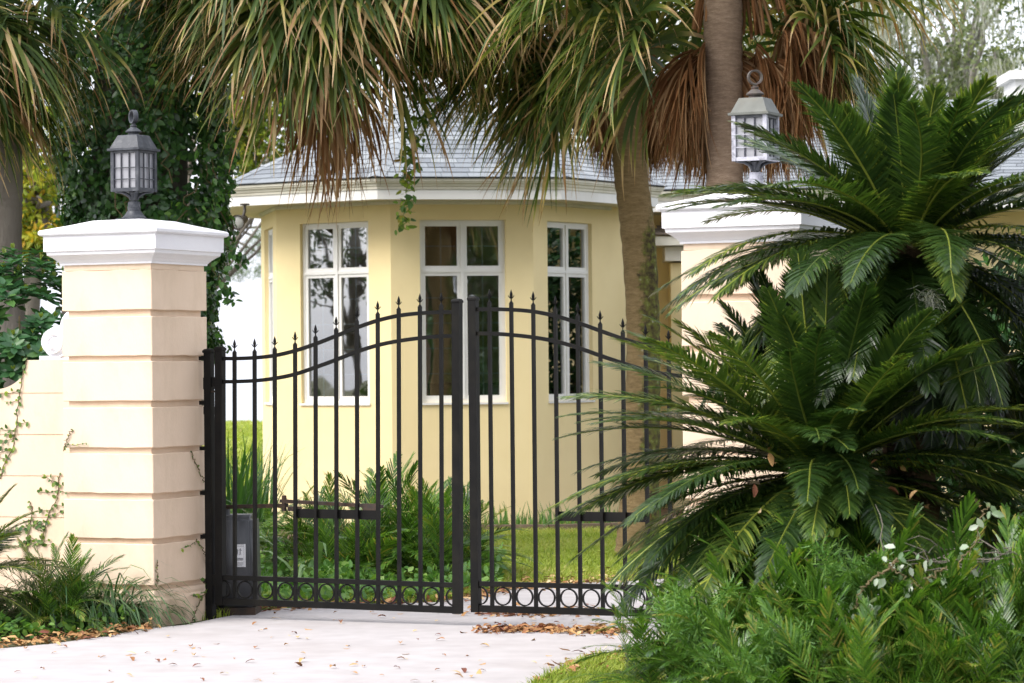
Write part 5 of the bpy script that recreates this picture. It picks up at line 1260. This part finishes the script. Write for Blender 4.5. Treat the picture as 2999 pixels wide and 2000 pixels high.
litter('leaf_litter', 'orange brown fallen leaves between drive and lawn behind the gate', 700, band([(1060, 1375), (1110, 1362), (1200, 1348), (1300, 1338), (1420, 1332)], .30, .02))
litter('leaf_litter', 'dry leaves lying in the mulch bed along the house', 500, band([(900, 1228), (1100, 1208), (1260, 1206), (1420, 1203)], .35, .015), (.04, .09))
litter('leaf_litter', 'few dry leaves lying on the near right grass patch', 60, band([(1270, 1556), (1380, 1520), (1480, 1500)], .25, .03))

for k in range(26):
    q = np.array([c2[0], c2[1], c2[2]])+np.array([g.normal(0, .42), -g.uniform(.15, .7), g.uniform(-.25, .12)])
    o = link('caught_leaf', lms[int(g.integers(0, 4))], None, q); o.rotation_euler = (g.normal(0, .6), g.normal(0, .6), g.uniform(0, 6.28)); o.scale = (g.uniform(.04, .075),)*3
    tag(o, 'dry leaf caught among the fronds of the lower sago palm', 'leaf', 'dry leaves caught in the lower sago palm')
# ------------------------------------------------------------------ background trees
def tree(name, label, base, H, lean, limbs, clumps, nleaf, lsize, lmat, bmat, seed, moss=0, group=None, tr=.3, tmean=.5):
    g = rgen(seed); base = np.array([base[0], base[1], 0.0]); t = thing(name, label, 'tree', base, 0, group)
    tp = [np.array([lean[0]*q*q, lean[1]*q*q, H*q])+g.normal(0, .06, 3)*q for q in np.linspace(0, 1, 8)]
    MB().tube(tp, np.linspace(tr, tr*.45, 8), 12).build('trunk', bmat, t, True, 0)
    cl = []
    for c, r_ in clumps: cl.append((np.array(c, float), np.array(r_, float)))
    for c, r_ in cl:
        q = g.uniform(.45, .95); st = np.array([lean[0]*q*q, lean[1]*q*q, H*q])
        for b_ in range(limbs):
            e = c+g.normal(0, .45, 3)*r_; mid = (st+e)/2+g.normal(0, .22, 3)*np.linalg.norm(e-st)*.5
            ts = np.linspace(0, 1, 9)[:, None]; P = (1-ts)**2*st+2*ts*(1-ts)*mid+ts**2*e+g.normal(0, .04, (9, 3))
            MB().tube(P, np.linspace(tr*.32, tr*.05, 9), 7).build('limb', bmat, t, True, 0)
    O = []; T = []
    per = nleaf//len(cl)
    for c, r_ in cl:
        nc = 26; cc = unit(g.normal(0, 1, (nc, 3)))*g.uniform(.25, 1, (nc, 1))**.5; k = g.integers(0, nc, per)
        p = cc[k]+g.normal(0, .17, (per, 3)); O.append(c+p*r_); T.append(np.clip(g.normal(tmean, .2, per)+g.normal(0, .15, nc)[k], 0, 1))
    O = np.concatenate(O); T = np.concatenate(T); n = len(O)
    MB().leaves(O, unit(g.normal(0, 1, (n, 3))+np.array([0, 0, -.3])), unit(g.normal(0, .6, (n, 3))+np.array([0, 0, .8])), lsize*g.uniform(.6, 1.3, n), lsize*.5*g.uniform(.7, 1.2, n), T).build('crown', lmat, t)['kind'] = 'stuff'
    if moss:
        k = g.integers(0, n, moss); S0 = np.repeat(O[k], 14, 0)+g.normal(0, .07, (moss*14, 3)); m_ = len(S0); P = np.zeros((m_, 6, 3)); P[:, 0] = S0; Ls = np.repeat(g.uniform(.25, .9, moss), 14)*g.uniform(.5, 1.1, m_)
        d = np.tile(np.array([[0, 0, -1.0]]), (m_, 1))
        for q in range(1, 6): P[:, q] = P[:, q-1]+unit(d+g.normal(0, .22, (m_, 3)))*(Ls/5)[:, None]
        MB().strips(P, unit(g.normal(0, 1, (m_, 3))*np.array([1, 1, .1])), np.array([.018, .022, .02, .016, .010, .004])[None], g.random(m_)[:, None]).build('spanish_moss', M['moss'], t)['kind'] = 'stuff'
    return t
def rel(u, v, Y, b): return tuple(at(u, v, Y)-np.array([b[0], b[1], 0]))
Y = 48; b = at(2140, 800, Y)
tree('mossy_oak', 'pale mossy live oak behind the roof at upper right', b, 6.0, (.8, 0), 3, [(rel(u, v, Y+dy, b), r_) for u, v, dy, r_ in ((1900, 90, 0, (1.3, 1.2, 1.0)), (2080, 40, 1, (1.4, 1.4, 1.1)), (2250, 60, -1, (1.5, 1.4, 1.2)), (2180, 190, 0, (1.2, 1.2, .7)), (2330, 200, 1, (1.1, 1.2, .8)), (1960, 250, 1, (.9, 1.0, .7)), (1800, -60, 0, (1.3, 1, 1.0)), (2120, -120, 0, (2, 1.8, 1.2)), (2340, -80, 1, (1.6, 1.6, 1.2)))], 15000, .10, M['oakleaf'], M['greybark'], 801, 330, None, .34)
Y = 60; b = at(1750, 800, Y)
tree('mossy_oak', 'mossy live oak glimpsed between the two palm trunks', b, 6.5, (-.5, 0), 3, [(rel(u, v, Y, b), r_) for u, v, r_ in ((1560, 300, (1.5, 1.2, 1.1)), (1780, 250, (1.6, 1.2, 1.3)), (1380, 250, (1.6, 1.2, 1.2)), (1650, 120, (2.2, 1.5, 1.5)), (1900, 300, (1.3, 1.2, .9)))], 7000, .13, M['oakleaf'], M['greybark'], 802, 120, None, .36)
Y = 44; b = at(60, 800, Y)
tree('yellow_tree', 'tree with yellow green leaves behind the left trunk', b, 4.5, (.3, 0), 3, [(rel(u, v, Y, b), r_) for u, v, r_ in ((80, 450, (.55, .9, .8)), (70, 370, (.6, .8, .6)), (110, 540, (.4, .6, .5)), (-30, 420, (.8, .8, .8)), (60, 250, (.9, .8, .8)), (20, 540, (.5, .5, .5)))], 6500, .12, M['yellowleaf'], M['bark'], 803, 0, 'yellow green trees in the distance', .22, .6)
Y = 46; b = at(600, 800, Y); b[0] = at(395, 800, Y)[0]
tree('yellow_tree', 'tree with olive green leaves left of the bay roof', b, 5.0, (.3, 0), 4, [(rel(u, v, Y, b), r_) for u, v, r_ in ((610, 290, (.75, .8, .65)), (560, 250, (.7, .8, .55)), (680, 290, (.7, .8, .6)), (600, 370, (.55, .6, .35)), (640, 190, (1.2, .9, .7)), (740, 220, (.9, .9, .7)), (500, 200, (.8, .8, .7)), (545, 340, (.35, .4, .4)))], 8500, .10, M['yellowleaf'], M['bark'], 804, 20, 'yellow green trees in the distance', .11, .38)
# pine far left
Y = 75; b = at(470, 800, Y); g = rgen(805)
pn = thing('pine_tree', 'soft blue green pine branch area far behind the left house corner', 'tree', (b[0], b[1], 0))
MB().tube([(0, 0, 0), (.1, 0, 4), (0, 0, 9)], [.2, .16, .08], 10).build('trunk', M['bark'], pn, True, 0)
ncl = 42; cc = np.stack([g.uniform(-1.2, 3.1, ncl), g.normal(0, .8, ncl), g.uniform(4.0, 5.3, ncl)], 1)
for k in range(9): MB().tube([(0, 0, 4.0+.2*k), tuple(cc[k]*np.array([.6, .6, 1])), tuple(cc[k])], [.05, .03, .015], 5).build('limb', M['bark'], pn)
n = 5200; k = g.integers(0, ncl, n); D = unit(g.normal(0, 1, (n, 3))); O = cc[k]+g.normal(0, .11, (n, 3)); P = np.stack([O, O+D*.11, O+D*.2], 1)
MB().strips(P, unit(np.cross(D, g.normal(0, 1, (n, 3)))), np.array([.012, .012, .004])[None], g.random(n)[:, None]).build('crown', M['pine'], pn)['kind'] = 'stuff'
# trees on the street side, seen only as reflections in the panes
for i, (x, y, lab) in enumerate(((7.5, 7.5, 'dark street tree reflected in the middle bay window'), (11.5, 15, 'dark street tree reflected beside the house wing'), (3.5, -10, 'large street tree behind the viewpoint'), (5.6, 11.5, 'dense street tree right of the near shrubs, outside the frame'), (10, 4, 'dense street tree far right of the viewpoint'))):
    tree('street_tree', lab, (x, y), 5.5, (.2, 0), 2, [((a_, b_, c_), (1.7, 1.7, 1.3)) for a_, b_, c_ in ((0, 0, 5.5), (1.6, .5, 4.6), (-1.4, .6, 4.4), (.3, 1.4, 3.4), (-.4, -.8, 2.3), (1, 0, 1.6), (-1.2, .3, 1.3), (0, 0, 7))], 7000, .22, M['darkleaf'], M['bark'], 900+i, 0, 'street trees', .3)
tree('lakeside_tree', 'thin lakeside tree whose branches show in the left bay window', (-8.8, 27.5), 3.4, (.2, 0), 3, [((a_, b_, c_), (.55, .7, .38)) for a_, b_, c_ in ((0, 0, 3.3), (.5, .9, 2.9), (-.4, -.8, 2.7), (.2, -1.5, 3.2), (0, .4, 3.9))], 2600, .09, M['darkleaf'], M['bark'], 950, 0, None, .09)
tree('lakeside_bush', 'dark lakeside bush mirrored low in the left bay window', (-8.6, 27.0), 1.0, (0, 0), 2, [((a_, b_, c_), (.7, .7, .5)) for a_, b_, c_ in ((0, 0, 1.0), (0, 1.1, .8), (0, -1.1, 1.1), (0, -2.0, .8))], 3200, .12, M['darkleaf'], M['bark'], 951, 0, None, .06)
print('objects', len(bpy.data.objects))
